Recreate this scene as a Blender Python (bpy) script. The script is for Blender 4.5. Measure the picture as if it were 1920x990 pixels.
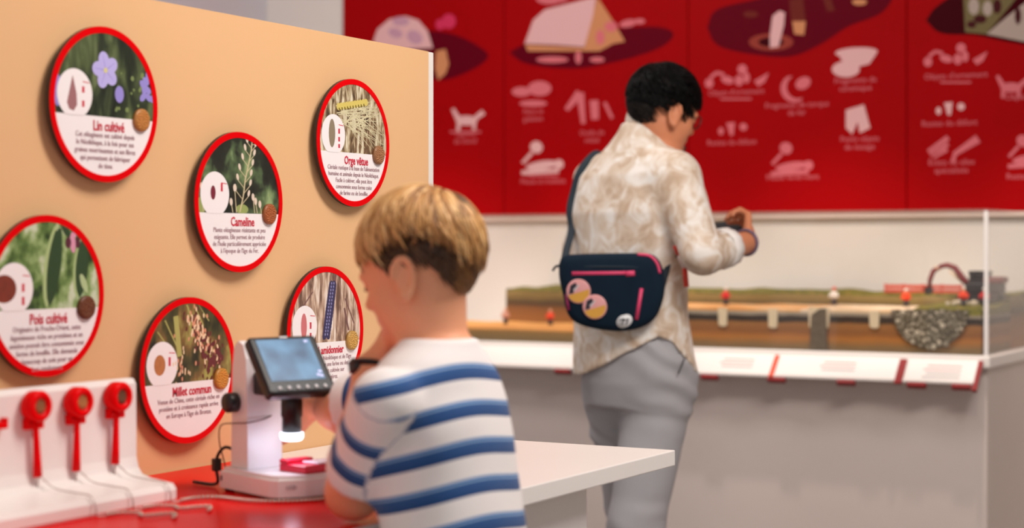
import bpy, bmesh, math, random
import numpy as np
from mathutils import Vector, Matrix, noise as mnoise
from mathutils.bvhtree import BVHTree

for o in list(bpy.data.objects):
    bpy.data.objects.remove(o)
SC = bpy.context.scene
COL = SC.collection
rnd = random.Random(7)
PI = math.pi

# ------------------------------------------------------------------ camera
F = 3250.0                       # focal length in pixels of the 1920 wide frame
YAW = math.radians(29.3)
CH = 1.25                        # eye height
HZ = 467.0                       # horizon row
cam_d = bpy.data.cameras.new('camera')
cam = bpy.data.objects.new('camera', cam_d); COL.objects.link(cam)
cam_d.sensor_width = 36; cam_d.lens = F / 1920 * 36
cam_d.shift_y = -(495 - HZ) / 1920
cam.location = (0, 0, CH); cam.rotation_euler = (PI / 2, 0, YAW)
cam_d.dof.use_dof = True; cam_d.dof.focus_distance = 3.38; cam_d.dof.aperture_fstop = 2.6
cam_d.clip_start = .05
SC.camera = cam
CY, SY = math.cos(YAW), math.sin(YAW)

# ------------------------------------------------------------------ world, lights, exposure
wd = bpy.data.worlds.new('world'); SC.world = wd; wd.use_nodes = True
wd.node_tree.nodes['Background'].inputs[0].default_value = (1.0, .98, .97, 1)
wd.node_tree.nodes['Background'].inputs[1].default_value = .60
SC.view_settings.view_transform = 'Standard'; SC.view_settings.look = 'None'
SC.view_settings.exposure = 0.14; SC.view_settings.gamma = 1
SC.view_settings.use_curve_mapping = False

def lamp(name, kind, loc, target, energy, col=(1, .93, .85), size=1.0, size_y=None, spot=None, blend=.6):
    d = bpy.data.lights.new(name, kind); d.energy = energy; d.color = col
    if kind == 'AREA':
        d.shape = 'RECTANGLE'; d.size = size; d.size_y = size_y or size
    else:
        d.shadow_soft_size = size
    if kind == 'SPOT':
        d.spot_size = math.radians(spot); d.spot_blend = blend
    o = bpy.data.objects.new(name, d); COL.objects.link(o); o.location = loc
    o.rotation_euler = (Vector(target) - Vector(loc)).to_track_quat('-Z', 'Y').to_euler()
    return o

lamp('ceiling_light_table', 'AREA', (-.45, 2.35, 3.1), (-1.7, 2.8, .85), 30, (1, .90, .80), .7)
lamp('ceiling_light_hall', 'AREA', (-3.2, 3.9, 3.15), (-3.3, 5.6, .9), 26, (1, .93, .87), 1.4, .5)
lamp('ceiling_light_side', 'AREA', (.1, 2.9, 3.1), (-1.7, 3.7, .9), 34, (1, .97, .94), .7)
for _x in (-3.9, -3.0, -2.1, -1.3):
    lamp('track_spot', 'SPOT', (_x, 4.75, 3.1), (_x, 5.95, .98), 150, (1, .86, .74), .05, spot=36, blend=.8)

# ------------------------------------------------------------------ helpers
def W(px, py, Z):
    a = (px - 960) / F; X = a * Z
    return Vector((CY * X - SY * Z, SY * X + CY * Z, CH - (py - HZ) * Z / F))

def cdir(x, f, u=0.0):           # camera-aligned direction (right, away, up) in the world
    return Vector((CY * x - SY * f, SY * x + CY * f, u))

def on_y(px, py, y):             # point of a plane parallel to the back wall
    a = (px - 960) / F; Z = y / (SY * a + CY)
    return Z * (CY * a - SY), CH - (py - HZ) * Z / F

def on_x(px, py, x):             # point of a plane parallel to the display panel
    a = (px - 960) / F; Z = x / (CY * a - SY)
    return Z * (SY * a + CY), CH - (py - HZ) * Z / F

def srgb(*c):
    return tuple((v / 255 / 12.92 if v / 255 <= .04045 else ((v / 255 + .055) / 1.055) ** 2.4) for v in c)

MATS = {}
def mat(name, col, rough=.5, metal=0.0, var=0.0, scale=20.0, bump=0.0, bscale=80.0, spec=.5, trans=0.0, emit=None, estr=0, sss=0.0, alpha=1.0, sheen=0.0):
    m = bpy.data.materials.new(name); m.use_nodes = True; MATS[name] = m
    nt = m.node_tree; b = nt.nodes['Principled BSDF']
    b.inputs['Base Color'].default_value = (*col, 1); b.inputs['Roughness'].default_value = rough
    b.inputs['Metallic'].default_value = metal; b.inputs['Specular IOR Level'].default_value = spec
    b.inputs['Transmission Weight'].default_value = trans
    b.inputs['Subsurface Weight'].default_value = sss
    b.inputs['Sheen Weight'].default_value = sheen
    if sss: b.inputs['Subsurface Radius'].default_value = (.01, .004, .002)
    if emit: b.inputs['Emission Color'].default_value = (*emit, 1); b.inputs['Emission Strength'].default_value = estr
    tc = nt.nodes.new('ShaderNodeTexCoord')
    if var:
        n = nt.nodes.new('ShaderNodeTexNoise'); n.inputs['Scale'].default_value = scale; n.inputs['Detail'].default_value = 4
        nt.links.new(tc.outputs['Object'], n.inputs['Vector'])
        mx = nt.nodes.new('ShaderNodeMix'); mx.data_type = 'RGBA'
        mx.inputs[6].default_value = (*[c * (1 - var) for c in col], 1); mx.inputs[7].default_value = (*[min(1, c * (1 + var)) for c in col], 1)
        nt.links.new(n.outputs['Fac'], mx.inputs[0]); nt.links.new(mx.outputs[2], b.inputs['Base Color'])
    if bump:
        n2 = nt.nodes.new('ShaderNodeTexNoise'); n2.inputs['Scale'].default_value = bscale; n2.inputs['Detail'].default_value = 5
        nt.links.new(tc.outputs['Object'], n2.inputs['Vector'])
        bp = nt.nodes.new('ShaderNodeBump'); bp.inputs['Strength'].default_value = bump; bp.inputs['Distance'].default_value = .01
        nt.links.new(n2.outputs['Fac'], bp.inputs['Height']); nt.links.new(bp.outputs[0], b.inputs['Normal'])
    return m

def ramp_mat(name, stops, scale=8.0, detail=4.0, rough=.6, stretch=(1, 1, 1), kind='noise', axis=None, distort=0.0, bump=0.0, rot=0.0):
    """noise (or voronoi / gradient along an axis) through a colour ramp"""
    m = bpy.data.materials.new(name); m.use_nodes = True; MATS[name] = m
    nt = m.node_tree; b = nt.nodes['Principled BSDF']; b.inputs['Roughness'].default_value = rough
    tc = nt.nodes.new('ShaderNodeTexCoord'); mp = nt.nodes.new('ShaderNodeMapping')
    mp.inputs['Scale'].default_value = stretch; mp.inputs['Rotation'].default_value = (0, 0, rot)
    nt.links.new(tc.outputs['Object'], mp.inputs['Vector'])
    n = nt.nodes.new('ShaderNodeTexNoise'); n.inputs['Scale'].default_value = scale; n.inputs['Detail'].default_value = detail
    n.inputs['Distortion'].default_value = distort
    nt.links.new(mp.outputs[0], n.inputs['Vector'])
    out = n.outputs['Fac']
    if axis is not None:         # height bands disturbed by the noise
        sx = nt.nodes.new('ShaderNodeSeparateXYZ'); nt.links.new(tc.outputs['Object'], sx.inputs[0])
        mr = nt.nodes.new('ShaderNodeMapRange'); mr.inputs[1].default_value = axis[1]; mr.inputs[2].default_value = axis[2]
        nt.links.new(sx.outputs[axis[0]], mr.inputs[0])
        ma = nt.nodes.new('ShaderNodeMath'); ma.operation = 'MULTIPLY_ADD'; ma.inputs[1].default_value = axis[3]
        nt.links.new(n.outputs['Fac'], ma.inputs[0]); nt.links.new(mr.outputs[0], ma.inputs[2])
        mb = nt.nodes.new('ShaderNodeMath'); mb.operation = 'SUBTRACT'; mb.inputs[1].default_value = axis[3] * .5
        nt.links.new(ma.outputs[0], mb.inputs[0]); out = mb.outputs[0]
    r = nt.nodes.new('ShaderNodeValToRGB'); els = r.color_ramp.elements
    while len(els) < len(stops): els.new(.5)
    for e, (p, c) in zip(els, stops): e.position = p; e.color = (*c, 1)
    nt.links.new(out, r.inputs[0]); nt.links.new(r.outputs[0], b.inputs['Base Color'])
    if bump:
        bp = nt.nodes.new('ShaderNodeBump'); bp.inputs['Strength'].default_value = bump; bp.inputs['Distance'].default_value = .01
        nt.links.new(n.outputs['Fac'], bp.inputs['Height']); nt.links.new(bp.outputs[0], b.inputs['Normal'])
    return m

def mesh_obj(name, verts, faces, m=None, parent=None, smooth=False):
    me = bpy.data.meshes.new(name); me.from_pydata([tuple(v) for v in verts], [], [tuple(f) for f in faces]); me.update()
    if m: me.materials.append(m)
    if smooth: me.polygons.foreach_set('use_smooth', [True] * len(me.polygons))
    o = bpy.data.objects.new(name, me); COL.objects.link(o)
    if parent: o.parent = parent
    return o

def bm_obj(name, bm, m=None, parent=None, smooth=False):
    bmesh.ops.recalc_face_normals(bm, faces=bm.faces)
    me = bpy.data.meshes.new(name); bm.to_mesh(me); bm.free()
    if m: me.materials.append(m)
    if smooth: me.polygons.foreach_set('use_smooth', [True] * len(me.polygons))
    o = bpy.data.objects.new(name, me); COL.objects.link(o)
    if parent: o.parent = parent
    return o

def add_box(bm, lo, hi, bev=0.0, seg=2, M=None):
    r = bmesh.ops.create_cube(bm, size=1.0); vs = r['verts']
    lo, hi = Vector(lo), Vector(hi)
    for v in vs: v.co = Vector(((v.co[i] + .5) * (hi[i] - lo[i]) + lo[i] for i in range(3)))
    if bev:
        es = list({e for v in vs for e in v.link_edges})
        rr = bmesh.ops.bevel(bm, geom=es, offset=bev, segments=seg, affect='EDGES', profile=.5)
        vs = list({v for f in rr['faces'] for v in f.verts} | {v for v in vs if v.is_valid})
    if M:
        for v in vs: v.co = M @ v.co
    return vs

def box(name, lo, hi, m, parent=None, bev=0.0, seg=2, M=None, smooth=False):
    bm = bmesh.new(); add_box(bm, lo, hi, bev, seg, M); return bm_obj(name, bm, m, parent, smooth)

def prism(name, pts, z0, z1, m, parent=None, bev=0.0, M=None, smooth=False):
    bm = bmesh.new(); vs = [bm.verts.new((x, y, z0)) for x, y in pts]; f = bm.faces.new(vs)
    r = bmesh.ops.extrude_face_region(bm, geom=[f])
    nv = [v for v in r['geom'] if isinstance(v, bmesh.types.BMVert)]
    for v in nv: v.co.z = z1
    if bev:
        es = [e for e in bm.edges if all(v in nv for v in e.verts)]
        bmesh.ops.bevel(bm, geom=es, offset=bev, segments=3, affect='EDGES')
    if M:
        for v in bm.verts: v.co = M @ v.co
    return bm_obj(name, bm, m, parent, smooth)

def add_lathe(bm, prof, seg=24, M=None, cap=True):
    rings = []
    for r, z in prof:
        ring = []
        for i in range(seg):
            a = 2 * PI * i / seg; p = Vector((r * math.cos(a), r * math.sin(a), z))
            ring.append(bm.verts.new(M @ p if M else p))
        rings.append(ring)
    for a, b in zip(rings, rings[1:]):
        for i in range(seg): bm.faces.new((a[i], a[(i + 1) % seg], b[(i + 1) % seg], b[i]))
    if cap:
        bm.faces.new(rings[0][::-1]); bm.faces.new(rings[-1])

def lathe(name, prof, m, parent=None, seg=24, M=None, cap=True, smooth=True):
    bm = bmesh.new(); add_lathe(bm, prof, seg, M, cap); return bm_obj(name, bm, m, parent, smooth)

def frames(pts):
    pts = [Vector(p) for p in pts]; n = len(pts); out = []
    up = None
    for i in range(n):
        t = (pts[min(i + 1, n - 1)] - pts[max(i - 1, 0)]).normalized()
        if up is None:
            up = Vector((0, 0, 1)) if abs(t.z) < .9 else Vector((1, 0, 0))
        s = t.cross(up).normalized(); up = s.cross(t).normalized()
        out.append((pts[i], s, up, t))
    return out

def add_tube(bm, pts, rad, seg=8, flat=1.0):
    rings = []
    fr = frames(pts)
    for i, (p, s, u, t) in enumerate(fr):
        r = rad[i] if isinstance(rad, (list, tuple)) else rad
        rings.append([bm.verts.new(p + s * math.cos(2 * PI * k / seg) * r + u * math.sin(2 * PI * k / seg) * r * flat) for k in range(seg)])
    for a, b in zip(rings, rings[1:]):
        for k in range(seg): bm.faces.new((a[k], a[(k + 1) % seg], b[(k + 1) % seg], b[k]))
    bm.faces.new(rings[0][::-1]); bm.faces.new(rings[-1])

def tube(name, pts, rad, m, parent=None, seg=8, flat=1.0, smooth=True):
    bm = bmesh.new(); add_tube(bm, pts, rad, seg, flat); return bm_obj(name, bm, m, parent, smooth)

def spline(pts, n=8):
    pts = [Vector(p) for p in pts]; out = []
    P = [pts[0] * 2 - pts[1]] + pts + [pts[-1] * 2 - pts[-2]]
    for i in range(1, len(P) - 2):
        for k in range(n):
            t = k / n; a, b, c, d = P[i - 1:i + 3]
            out.append(.5 * (2 * b + (c - a) * t + (2 * a - 5 * b + 4 * c - d) * t * t + (3 * b - a - 3 * c + d) * t ** 3))
    out.append(pts[-1]); return out

def empty(name, loc=(0, 0, 0), rz=0.0, M=None):
    o = bpy.data.objects.new(name, None); COL.objects.link(o)
    o.empty_display_size = .05
    if M is not None: o.matrix_world = M
    else: o.location = loc; o.rotation_euler = (0, 0, rz)
    return o

def tag(o, label, cat, group=None):
    o['label'] = label; o['category'] = cat
    if group: o['group'] = group
    return o

def struct(o):
    o['kind'] = 'structure'; return o

def text(name, s, size, m, parent, loc=(0, 0, 0), align='CENTER', bold=0.0, sx=1.0, ext=.0002, R=None):
    c = bpy.data.curves.new(name, 'FONT'); c.body = s; c.size = size; c.align_x = align; c.align_y = 'CENTER'
    c.offset = bold; c.extrude = ext; c.resolution_u = 2; c.fill_mode = 'FRONT'
    t = bpy.data.objects.new(name + '_tmp', c); COL.objects.link(t)
    dg = bpy.context.evaluated_depsgraph_get()
    me = bpy.data.meshes.new_from_object(t.evaluated_get(dg)); me.name = name
    bpy.data.objects.remove(t); bpy.data.curves.remove(c)
    me.materials.clear(); me.materials.append(m)
    o = bpy.data.objects.new(name, me); COL.objects.link(o); o.parent = parent
    o.location = loc; o.scale = (sx, 1, 1)
    if R: o.rotation_euler = R
    return o

def flat(name, polys, z, m, parent, th=.0003):
    """flat print: polygons (x, y) lying at height z of the parent, as thin layers of ink"""
    if 1 < len(polys) <= 9:
        return [flat(name, [p], z + k * 2e-6, m, parent) for k, p in enumerate(polys)]
    bm = bmesh.new()
    for k, pts in enumerate(polys):
        zz = z + k * 2e-6
        vs = [bm.verts.new((x, y, zz)) for x, y in pts]
        f = bm.faces.new(vs)
        if f.normal.z == 0: f.normal_update()
        if f.normal.z < 0: f.normal_flip()
    me = bpy.data.meshes.new(name); bm.to_mesh(me); bm.free(); me.materials.append(m)
    o = bpy.data.objects.new(name, me); COL.objects.link(o); o.parent = parent
    if len(polys) > 1: o['kind'] = 'stuff'
    return o

def ell(cx, cy, rx, ry=None, rot=0.0, n=20, p=1.0):
    ry = ry or rx; out = []
    for i in range(n):
        a = 2 * PI * i / n; x, y = rx * math.cos(a), ry * math.sin(a)
        out.append((cx + x * math.cos(rot) - y * math.sin(rot), cy + x * math.sin(rot) + y * math.cos(rot)))
    return out

def stroke(x0, y0, x1, y1, w0, w1=None):
    w1 = w0 if w1 is None else w1
    d = Vector((x1 - x0, y1 - y0)); n = Vector((-d.y, d.x)).normalized()
    return [(x0 - n.x * w0, y0 - n.y * w0), (x1 - n.x * w1, y1 - n.y * w1), (x1 + n.x * w1, y1 + n.y * w1), (x0 + n.x * w0, y0 + n.y * w0)]

# ------------------------------------------------------------------ smooth-union bodies (signed distance field + surface nets)
class Field:
    def __init__(s, lo, hi, h):
        s.lo = np.array(lo, np.float32); s.h = h
        s.n = np.ceil((np.array(hi) - np.array(lo)) / h).astype(int) + 1
        s.v = np.full(s.n, .1, np.float32)
    def _sub(s, lo, hi, pad):
        a = np.clip(np.floor((np.array(lo) - pad - s.lo) / s.h).astype(int), 0, s.n)
        b = np.clip(np.ceil((np.array(hi) + pad - s.lo) / s.h).astype(int) + 1, 0, s.n)
        if (b <= a).any(): return None, None
        g = [s.lo[i] + s.h * np.arange(a[i], b[i], dtype=np.float32) for i in range(3)]
        P = np.stack(np.meshgrid(*g, indexing='ij'), -1)
        return (slice(a[0], b[0]), slice(a[1], b[1]), slice(a[2], b[2])), P
    def put(s, sl, d, k, op='u'):
        c = s.v[sl]
        if op == 'u':
            if k > 0:
                hh = np.clip(.5 + .5 * (c - d) / k, 0, 1); s.v[sl] = c * (1 - hh) + d * hh - k * hh * (1 - hh)
            else: s.v[sl] = np.minimum(c, d)
        else:
            hh = np.clip(.5 - .5 * (c + d) / k, 0, 1); s.v[sl] = c * (1 - hh) - d * hh + k * hh * (1 - hh)
    def cone(s, a, b, ra, rb, k=.01, op='u'):
        a, b = np.array(a, np.float32), np.array(b, np.float32); r = max(ra, rb)
        sl, P = s._sub(np.minimum(a, b) - r, np.maximum(a, b) + r, .03 + k)
        if sl is None: return
        ab = b - a; t = np.clip(((P - a) @ ab) / max(float(ab @ ab), 1e-9), 0, 1)
        d = np.linalg.norm(P - (a + t[..., None] * ab), axis=-1) - (ra + t * (rb - ra))
        s.put(sl, d.astype(np.float32), k, op)
    def ell(s, c, r, R=None, k=.01, op='u'):
        c = np.array(c, np.float32); r = np.array(r, np.float32); m = float(r.max())
        sl, P = s._sub(c - m, c + m, .03 + k)
        if sl is None: return
        q = P - c
        if R is not None: q = q @ np.array(R, np.float32)
        k0 = np.linalg.norm(q / r, axis=-1); k1 = np.linalg.norm(q / (r * r), axis=-1)
        d = k0 * (k0 - 1) / np.maximum(k1, 1e-6)
        s.put(sl, d.astype(np.float32), k, op)
    def chain(s, pts, rad, k=.01):
        for i in range(len(pts) - 1): s.cone(pts[i], pts[i + 1], rad[i], rad[i + 1], k)
    def loft(s, keys, Rt, Fw, k=.02, p=2.3):
        """keys: (z, cx, cy, half width, half depth), bottom to top"""
        K = np.array(sorted(keys), np.float32); m = K[:, 3:5].max()
        lo = [K[:, 1].min() - m, K[:, 2].min() - m, K[0, 0]]; hi = [K[:, 1].max() + m, K[:, 2].max() + m, K[-1, 0]]
        sl, P = s._sub(lo, hi, .03)
        z = P[..., 2]; I = lambda j: np.interp(z, K[:, 0], K[:, j])
        dx, dy = P[..., 0] - I(1), P[..., 1] - I(2)
        u = np.abs(dx * Rt[0] + dy * Rt[1]) / I(3); v = np.abs(dx * Fw[0] + dy * Fw[1]) / I(4)
        d = ((u ** p + v ** p) ** (1 / p) - 1) * np.minimum(I(3), I(4))
        d = np.maximum(d, np.maximum(z - K[-1, 0], K[0, 0] - z))
        s.put(sl, d.astype(np.float32), k)
    def cut(s, fn):
        """keep where fn(P) < 0"""
        g = [s.lo[i] + s.h * np.arange(s.n[i], dtype=np.float32) for i in range(3)]
        P = np.stack(np.meshgrid(*g, indexing='ij'), -1)
        s.v = np.maximum(s.v, fn(P).astype(np.float32))
    def mesh(s):
        v = s.v; ins = v < 0; n = s.n
        cnt = np.zeros(n - 1, np.int8)
        offs = [(i, j, k) for i in (0, 1) for j in (0, 1) for k in (0, 1)]
        for i, j, k in offs: cnt += ins[i:n[0] - 1 + i, j:n[1] - 1 + j, k:n[2] - 1 + k]
        act = np.argwhere((cnt > 0) & (cnt < 8))
        idx = np.full(n - 1, -1, np.int32); idx[tuple(act.T)] = np.arange(len(act))
        sm = np.zeros((len(act), 3), np.float32); c = np.zeros(len(act), np.float32)
        for a in offs:
            for ax in range(3):
                if a[ax]: continue
                b = list(a); b[ax] = 1
                va = v[tuple((act + a).T)]; vb = v[tuple((act + b).T)]
                msk = (va < 0) != (vb < 0); t = np.where(msk, va / np.where(msk, va - vb, 1), 0)
                p = np.tile(np.array(a, np.float32), (len(act), 1)); p[:, ax] += t
                sm += p * msk[:, None]; c += msk
        vert = (act + sm / c[:, None]) * s.h + s.lo
        faces = []
        for ax in range(3):
            o1, o2 = (ax + 1) % 3, (ax + 2) % 3
            sa = [slice(None)] * 3; sb = [slice(None)] * 3; sa[ax] = slice(0, -1); sb[ax] = slice(1, None)
            A, B = ins[tuple(sa)], ins[tuple(sb)]
            e = np.argwhere(A != B)
            ok = (e[:, o1] > 0) & (e[:, o2] > 0) & (e[:, o1] < n[o1] - 1) & (e[:, o2] < n[o2] - 1); e = e[ok]
            fl = A[tuple(e.T)]
            def cell(d1, d2):
                q = e.copy(); q[:, o1] -= d1; q[:, o2] -= d2; return idx[tuple(q.T)]
            q = np.stack([cell(1, 1), cell(0, 1), cell(0, 0), cell(1, 0)], 1)
            q[~fl] = q[~fl][:, ::-1]; faces.append(q)
        return vert, np.concatenate(faces)

def field_obj(name, fd, m, parent=None, disp=None, attr=None):
    v, f = fd.mesh()
    me = bpy.data.meshes.new(name)
    me.vertices.add(len(v)); me.vertices.foreach_set('co', v.astype(np.float32).ravel())
    me.loops.add(f.size); me.loops.foreach_set('vertex_index', f.astype(np.int32).ravel())
    me.polygons.add(len(f)); me.polygons.foreach_set('loop_start', np.arange(0, f.size, 4, dtype=np.int32))
    me.update(); me.validate()
    if disp:
        no = np.empty(len(v) * 3, np.float32); me.vertices.foreach_get('normal', no); no = no.reshape(-1, 3)
        d = np.array([disp(Vector(p)) for p in v.tolist()], np.float32)
        v = v + no * d[:, None]; me.vertices.foreach_set('co', v.astype(np.float32).ravel()); me.update()
    if attr:
        for an, fn in attr.items():
            at = me.attributes.new(an, 'FLOAT', 'POINT'); at.data.foreach_set('value', fn(v).astype(np.float32))
    me.polygons.foreach_set('use_smooth', np.ones(len(me.polygons), bool)); me.materials.append(m)
    o = bpy.data.objects.new(name, me); COL.objects.link(o)
    if parent: o.parent = parent
    return o

# ------------------------------------------------------------------ materials of the setting
white = mat('white_paint', srgb(232, 226, 222), .45, var=.03, scale=3)
lam = mat('white_laminate', srgb(240, 234, 231), .32, var=.02, scale=5)
wallm = mat('wall_paint', srgb(226, 219, 214), .7, var=.03, scale=2, bump=.05, bscale=200)
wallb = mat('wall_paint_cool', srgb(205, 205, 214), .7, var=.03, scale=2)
floorm = mat('floor_vinyl', srgb(150, 140, 132), .4, var=.08, scale=6)
beige = mat('panel_beige', srgb(226, 181, 134), .62, var=.035, scale=2.2, bump=.03, bscale=300, spec=.25)
redm = mat('mural_red', srgb(160, 0, 5), .55, var=.04, scale=4, spec=.06)
redt = mat('table_red', srgb(226, 4, 6), .22, var=.03, scale=8, spec=.02)
redp = mat('red_plastic', srgb(230, 4, 10), .32, spec=.08)
cabm = mat('cabinet_grey', srgb(210, 197, 191), .55, var=.03, scale=4, bump=.03, bscale=120)
glass = bpy.data.materials.new('case_glass'); glass.use_nodes = True
nt = glass.node_tree; nt.nodes.clear()
_o = nt.nodes.new('ShaderNodeOutputMaterial'); _m = nt.nodes.new('ShaderNodeMixShader'); _t = nt.nodes.new('ShaderNodeBsdfTransparent'); _g = nt.nodes.new('ShaderNodeBsdfGlossy')
_t.inputs[0].default_value = (.985, .985, .98, 1); _g.inputs['Roughness'].default_value = .02
_l = nt.nodes.new('ShaderNodeLayerWeight'); _p = nt.nodes.new('ShaderNodeMath'); _p.operation = 'POWER'; _p.inputs[1].default_value = 4
_q = nt.nodes.new('ShaderNodeMath'); _q.operation = 'MULTIPLY_ADD'; _q.inputs[1].default_value = .45; _q.inputs[2].default_value = .02
nt.links.new(_l.outputs['Facing'], _p.inputs[0]); nt.links.new(_p.outputs[0], _q.inputs[0]); nt.links.new(_q.outputs[0], _m.inputs[0]); nt.links.new(_t.outputs[0], _m.inputs[1]); nt.links.new(_g.outputs[0], _m.inputs[2]); nt.links.new(_m.outputs[0], _o.inputs[0])
gedge = mat('glass_edge', srgb(226, 222, 220), .2)

# ------------------------------------------------------------------ room
XP = -1.93        # face of the display panel
ZT = .876         # table top
YW = 6.28         # back wall
XL = -4.79        # side wall
struct(box('floor', (-6, -1.5, -.1), (3.2, YW + .2, 0), floorm))
struct(box('wall_back', (XL - .15, YW, 0), (3.2, YW + .15, 3.3), wallm))
struct(box('wall_left', (XL - .15, -1.5, 0), (XL, YW, 3.3), wallb))
struct(box('wall_right_blocker', (2.6, 1.2, 0), (2.75, YW, 3.3), wallm))  # unseen wall, added to block world light from the right
struct(box('ceiling', (-6, -1.5, 3.3), (3.2, YW + .2, 3.4), white))

# ------------------------------------------------------------------ red mural on the back wall (five boards with flat print)
def wl(px, py): return on_y(px, py, YW - .02)
mur = empty('wall_mural', (0, YW - .02, 0), M=Matrix(((1, 0, 0, 0), (0, 0, -1, YW - .02), (0, 1, 0, 0), (0, 0, 0, 1))))
tag(mur, 'large red printed mural of huts and small finds on the back wall', 'mural')
xs = [wl(642, 200)[0], wl(945, 200)[0], wl(1290, 200)[0], wl(1700, 200)[0], wl(2110, 200)[0], wl(2520, 200)[0]]
ZB = 1.385
for i in range(5):
    bm = bmesh.new(); add_box(bm, (xs[i] + .0015, ZB, -.018), (xs[i + 1] - .0015, 3.15, 0), .002, 1)
    bm_obj('board', bm, redm, mur)
box('edge_strip', (xs[0], ZB - .018, -.016), (xs[5], ZB - .001, .004), mat('strip_pale', srgb(226, 205, 196), .5), mur)
pk = mat('ink_pink', srgb(214, 112, 122), .5, spec=.05); pw = mat('ink_white', srgb(226, 178, 180), .5, spec=.05)
dk = mat('ink_dark_red', srgb(96, 0, 22), .5, spec=.05); vdk = mat('ink_deep_red', srgb(60, 0, 10), .5, spec=.05)
tan = mat('ink_tan', srgb(206, 140, 98), .5, spec=.05); mag = mat('ink_rose', srgb(206, 52, 92), .5, spec=.05)
gry = mat('ink_grey', srgb(176, 160, 150), .5, spec=.05); brn = mat('ink_brown', srgb(110, 40, 34), .5, spec=.05)
def P(*pts): return [wl(x, y) for x, y in pts]
def E(cx, cy, rx, ry, rot=0, n=22): return [wl(x, y) for x, y in ell(cx, cy, rx, ry, rot, n)]
def S(x0, y0, x1, y1, w0, w1=None): return [wl(x, y) for x, y in stroke(x0, y0, x1, y1, w0, w1)]
def blob(pts, n=6): return [wl(p.x, p.y) for p in spline([Vector((x, y, 0)) for x, y in pts] + [Vector((*pts[0], 0))], n)[:-1]]
flat('printed_ground', [blob([(690, 95), (740, 60), (840, 62), (905, 92), (912, 112), (870, 138), (820, 150), (760, 130), (700, 122)]),
                        blob([(955, 98), (1000, 78), (1110, 60), (1220, 50), (1262, 62), (1240, 88), (1170, 112), (1080, 128), (990, 120)])], .001, dk, mur)
flat('printed_ground', [blob([(1326, 52), (1345, 18), (1430, -4), (1560, -40), (1668, -22), (1655, 22), (1590, 50), (1540, 82), (1480, 106), (1400, 100), (1345, 84)])], .001, dk, mur)
flat('printed_ground', [blob([(1736, 38), (1762, 8), (1840, -30), (1990, -30), (2030, 40), (1960, 84), (1900, 80), (1830, 66), (1765, 62)])], .001, vdk, mur)
flat('printed_hut', [P((700, 78), (708, 55), (730, 36), (760, 30), (785, 38), (802, 58), (812, 90), (760, 92), (716, 88))], .0016, pw, mur)
flat('printed_hut_shade', [E(752, 40, 16, 9), E(742, 62, 14, 9, .3), E(778, 70, 16, 12, .6)], .002, mat('ink_lilac', srgb(196, 150, 170), .5, spec=.05), mur)
flat('printed_figure', [E(842, 40, 13, 14), E(826, 46, 9, 10)], .002, mag, mur)
flat('printed_post', [P((818, 96), (836, 92), (842, 120), (836, 138), (822, 150), (816, 128))], .002, tan, mur)
flat('printed_roof', [P((984, 82), (1000, 38), (1022, 18), (1118, -6), (1112, 30), (1096, 88), (1040, 84))], .0018, pw, mur)
flat('printed_chimney', [E(1030, -2, 24, 10), E(1052, -8, 16, 12)], .002, pk, mur)
flat('printed_gable', [P((1096, 90), (1120, -6), (1150, 40), (1172, 78), (1150, 82), (1124, 96), (990, 96), (985, 84))], .0015, tan, mur)
flat('printed_villager', [E(1126, 70, 8, 14), E(1146, 50, 12, 10), E(1178, 44, 16, 7, -.2), E(1200, 40, 10, 5), E(1120, 112, 14, 5), E(1036, 112, 30, 6), E(1085, 108, 6, 12)], .0022, pk, mur)
flat('printed_fountain', [P((1449, 30), (1462, 20), (1472, 24), (1470, 48), (1460, 88), (1444, 90), (1444, 68))], .0024, pw, mur)
flat('printed_basin', [E(1446, 79, 42, 16)], .0016, mat('ink_terracotta', srgb(150, 62, 52), .5, spec=.05), mur)
flat('printed_basin_hole', [E(1446, 79, 24, 9)], .002, vdk, mur)
flat('printed_leg', [P((1480, 0), (1506, -4), (1511, 40), (1508, 66), (1490, 64), (1484, 40)), P((1540, -10), (1556, -10), (1566, 20), (1552, 22)), E(1408, 27, 14, 6)], .0024, brn, mur)
flat('printed_leg_light', [P((1486, 40), (1511, 40), (1508, 66), (1490, 64)), E(1612, 4, 14, 6)], .0027, tan, mur)
flat('printed_house', [P((1806, -10), (1860, -12), (1908, -6), (1850, 64), (1810, 60))], .0016, mat('ink_olive', srgb(116, 104, 70), .5, spec=.05), mur)
flat('printed_house_light', [P((1850, 64), (1890, 30), (1926, 2), (1990, 0), (1990, 84), (1920, 78)), E(1826, 12, 10, 16), E(1852, 16, 9, 14)], .002, gry, mur)
flat('printed_house_detail', [E(1838, 36, 12, 8), E(1822, 46, 9, 7), E(1870, 12, 8, 14), E(1909, 30, 6, 16)], .0024, mat('ink_maroon', srgb(70, 26, 30), .5, spec=.05), mur)

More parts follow.
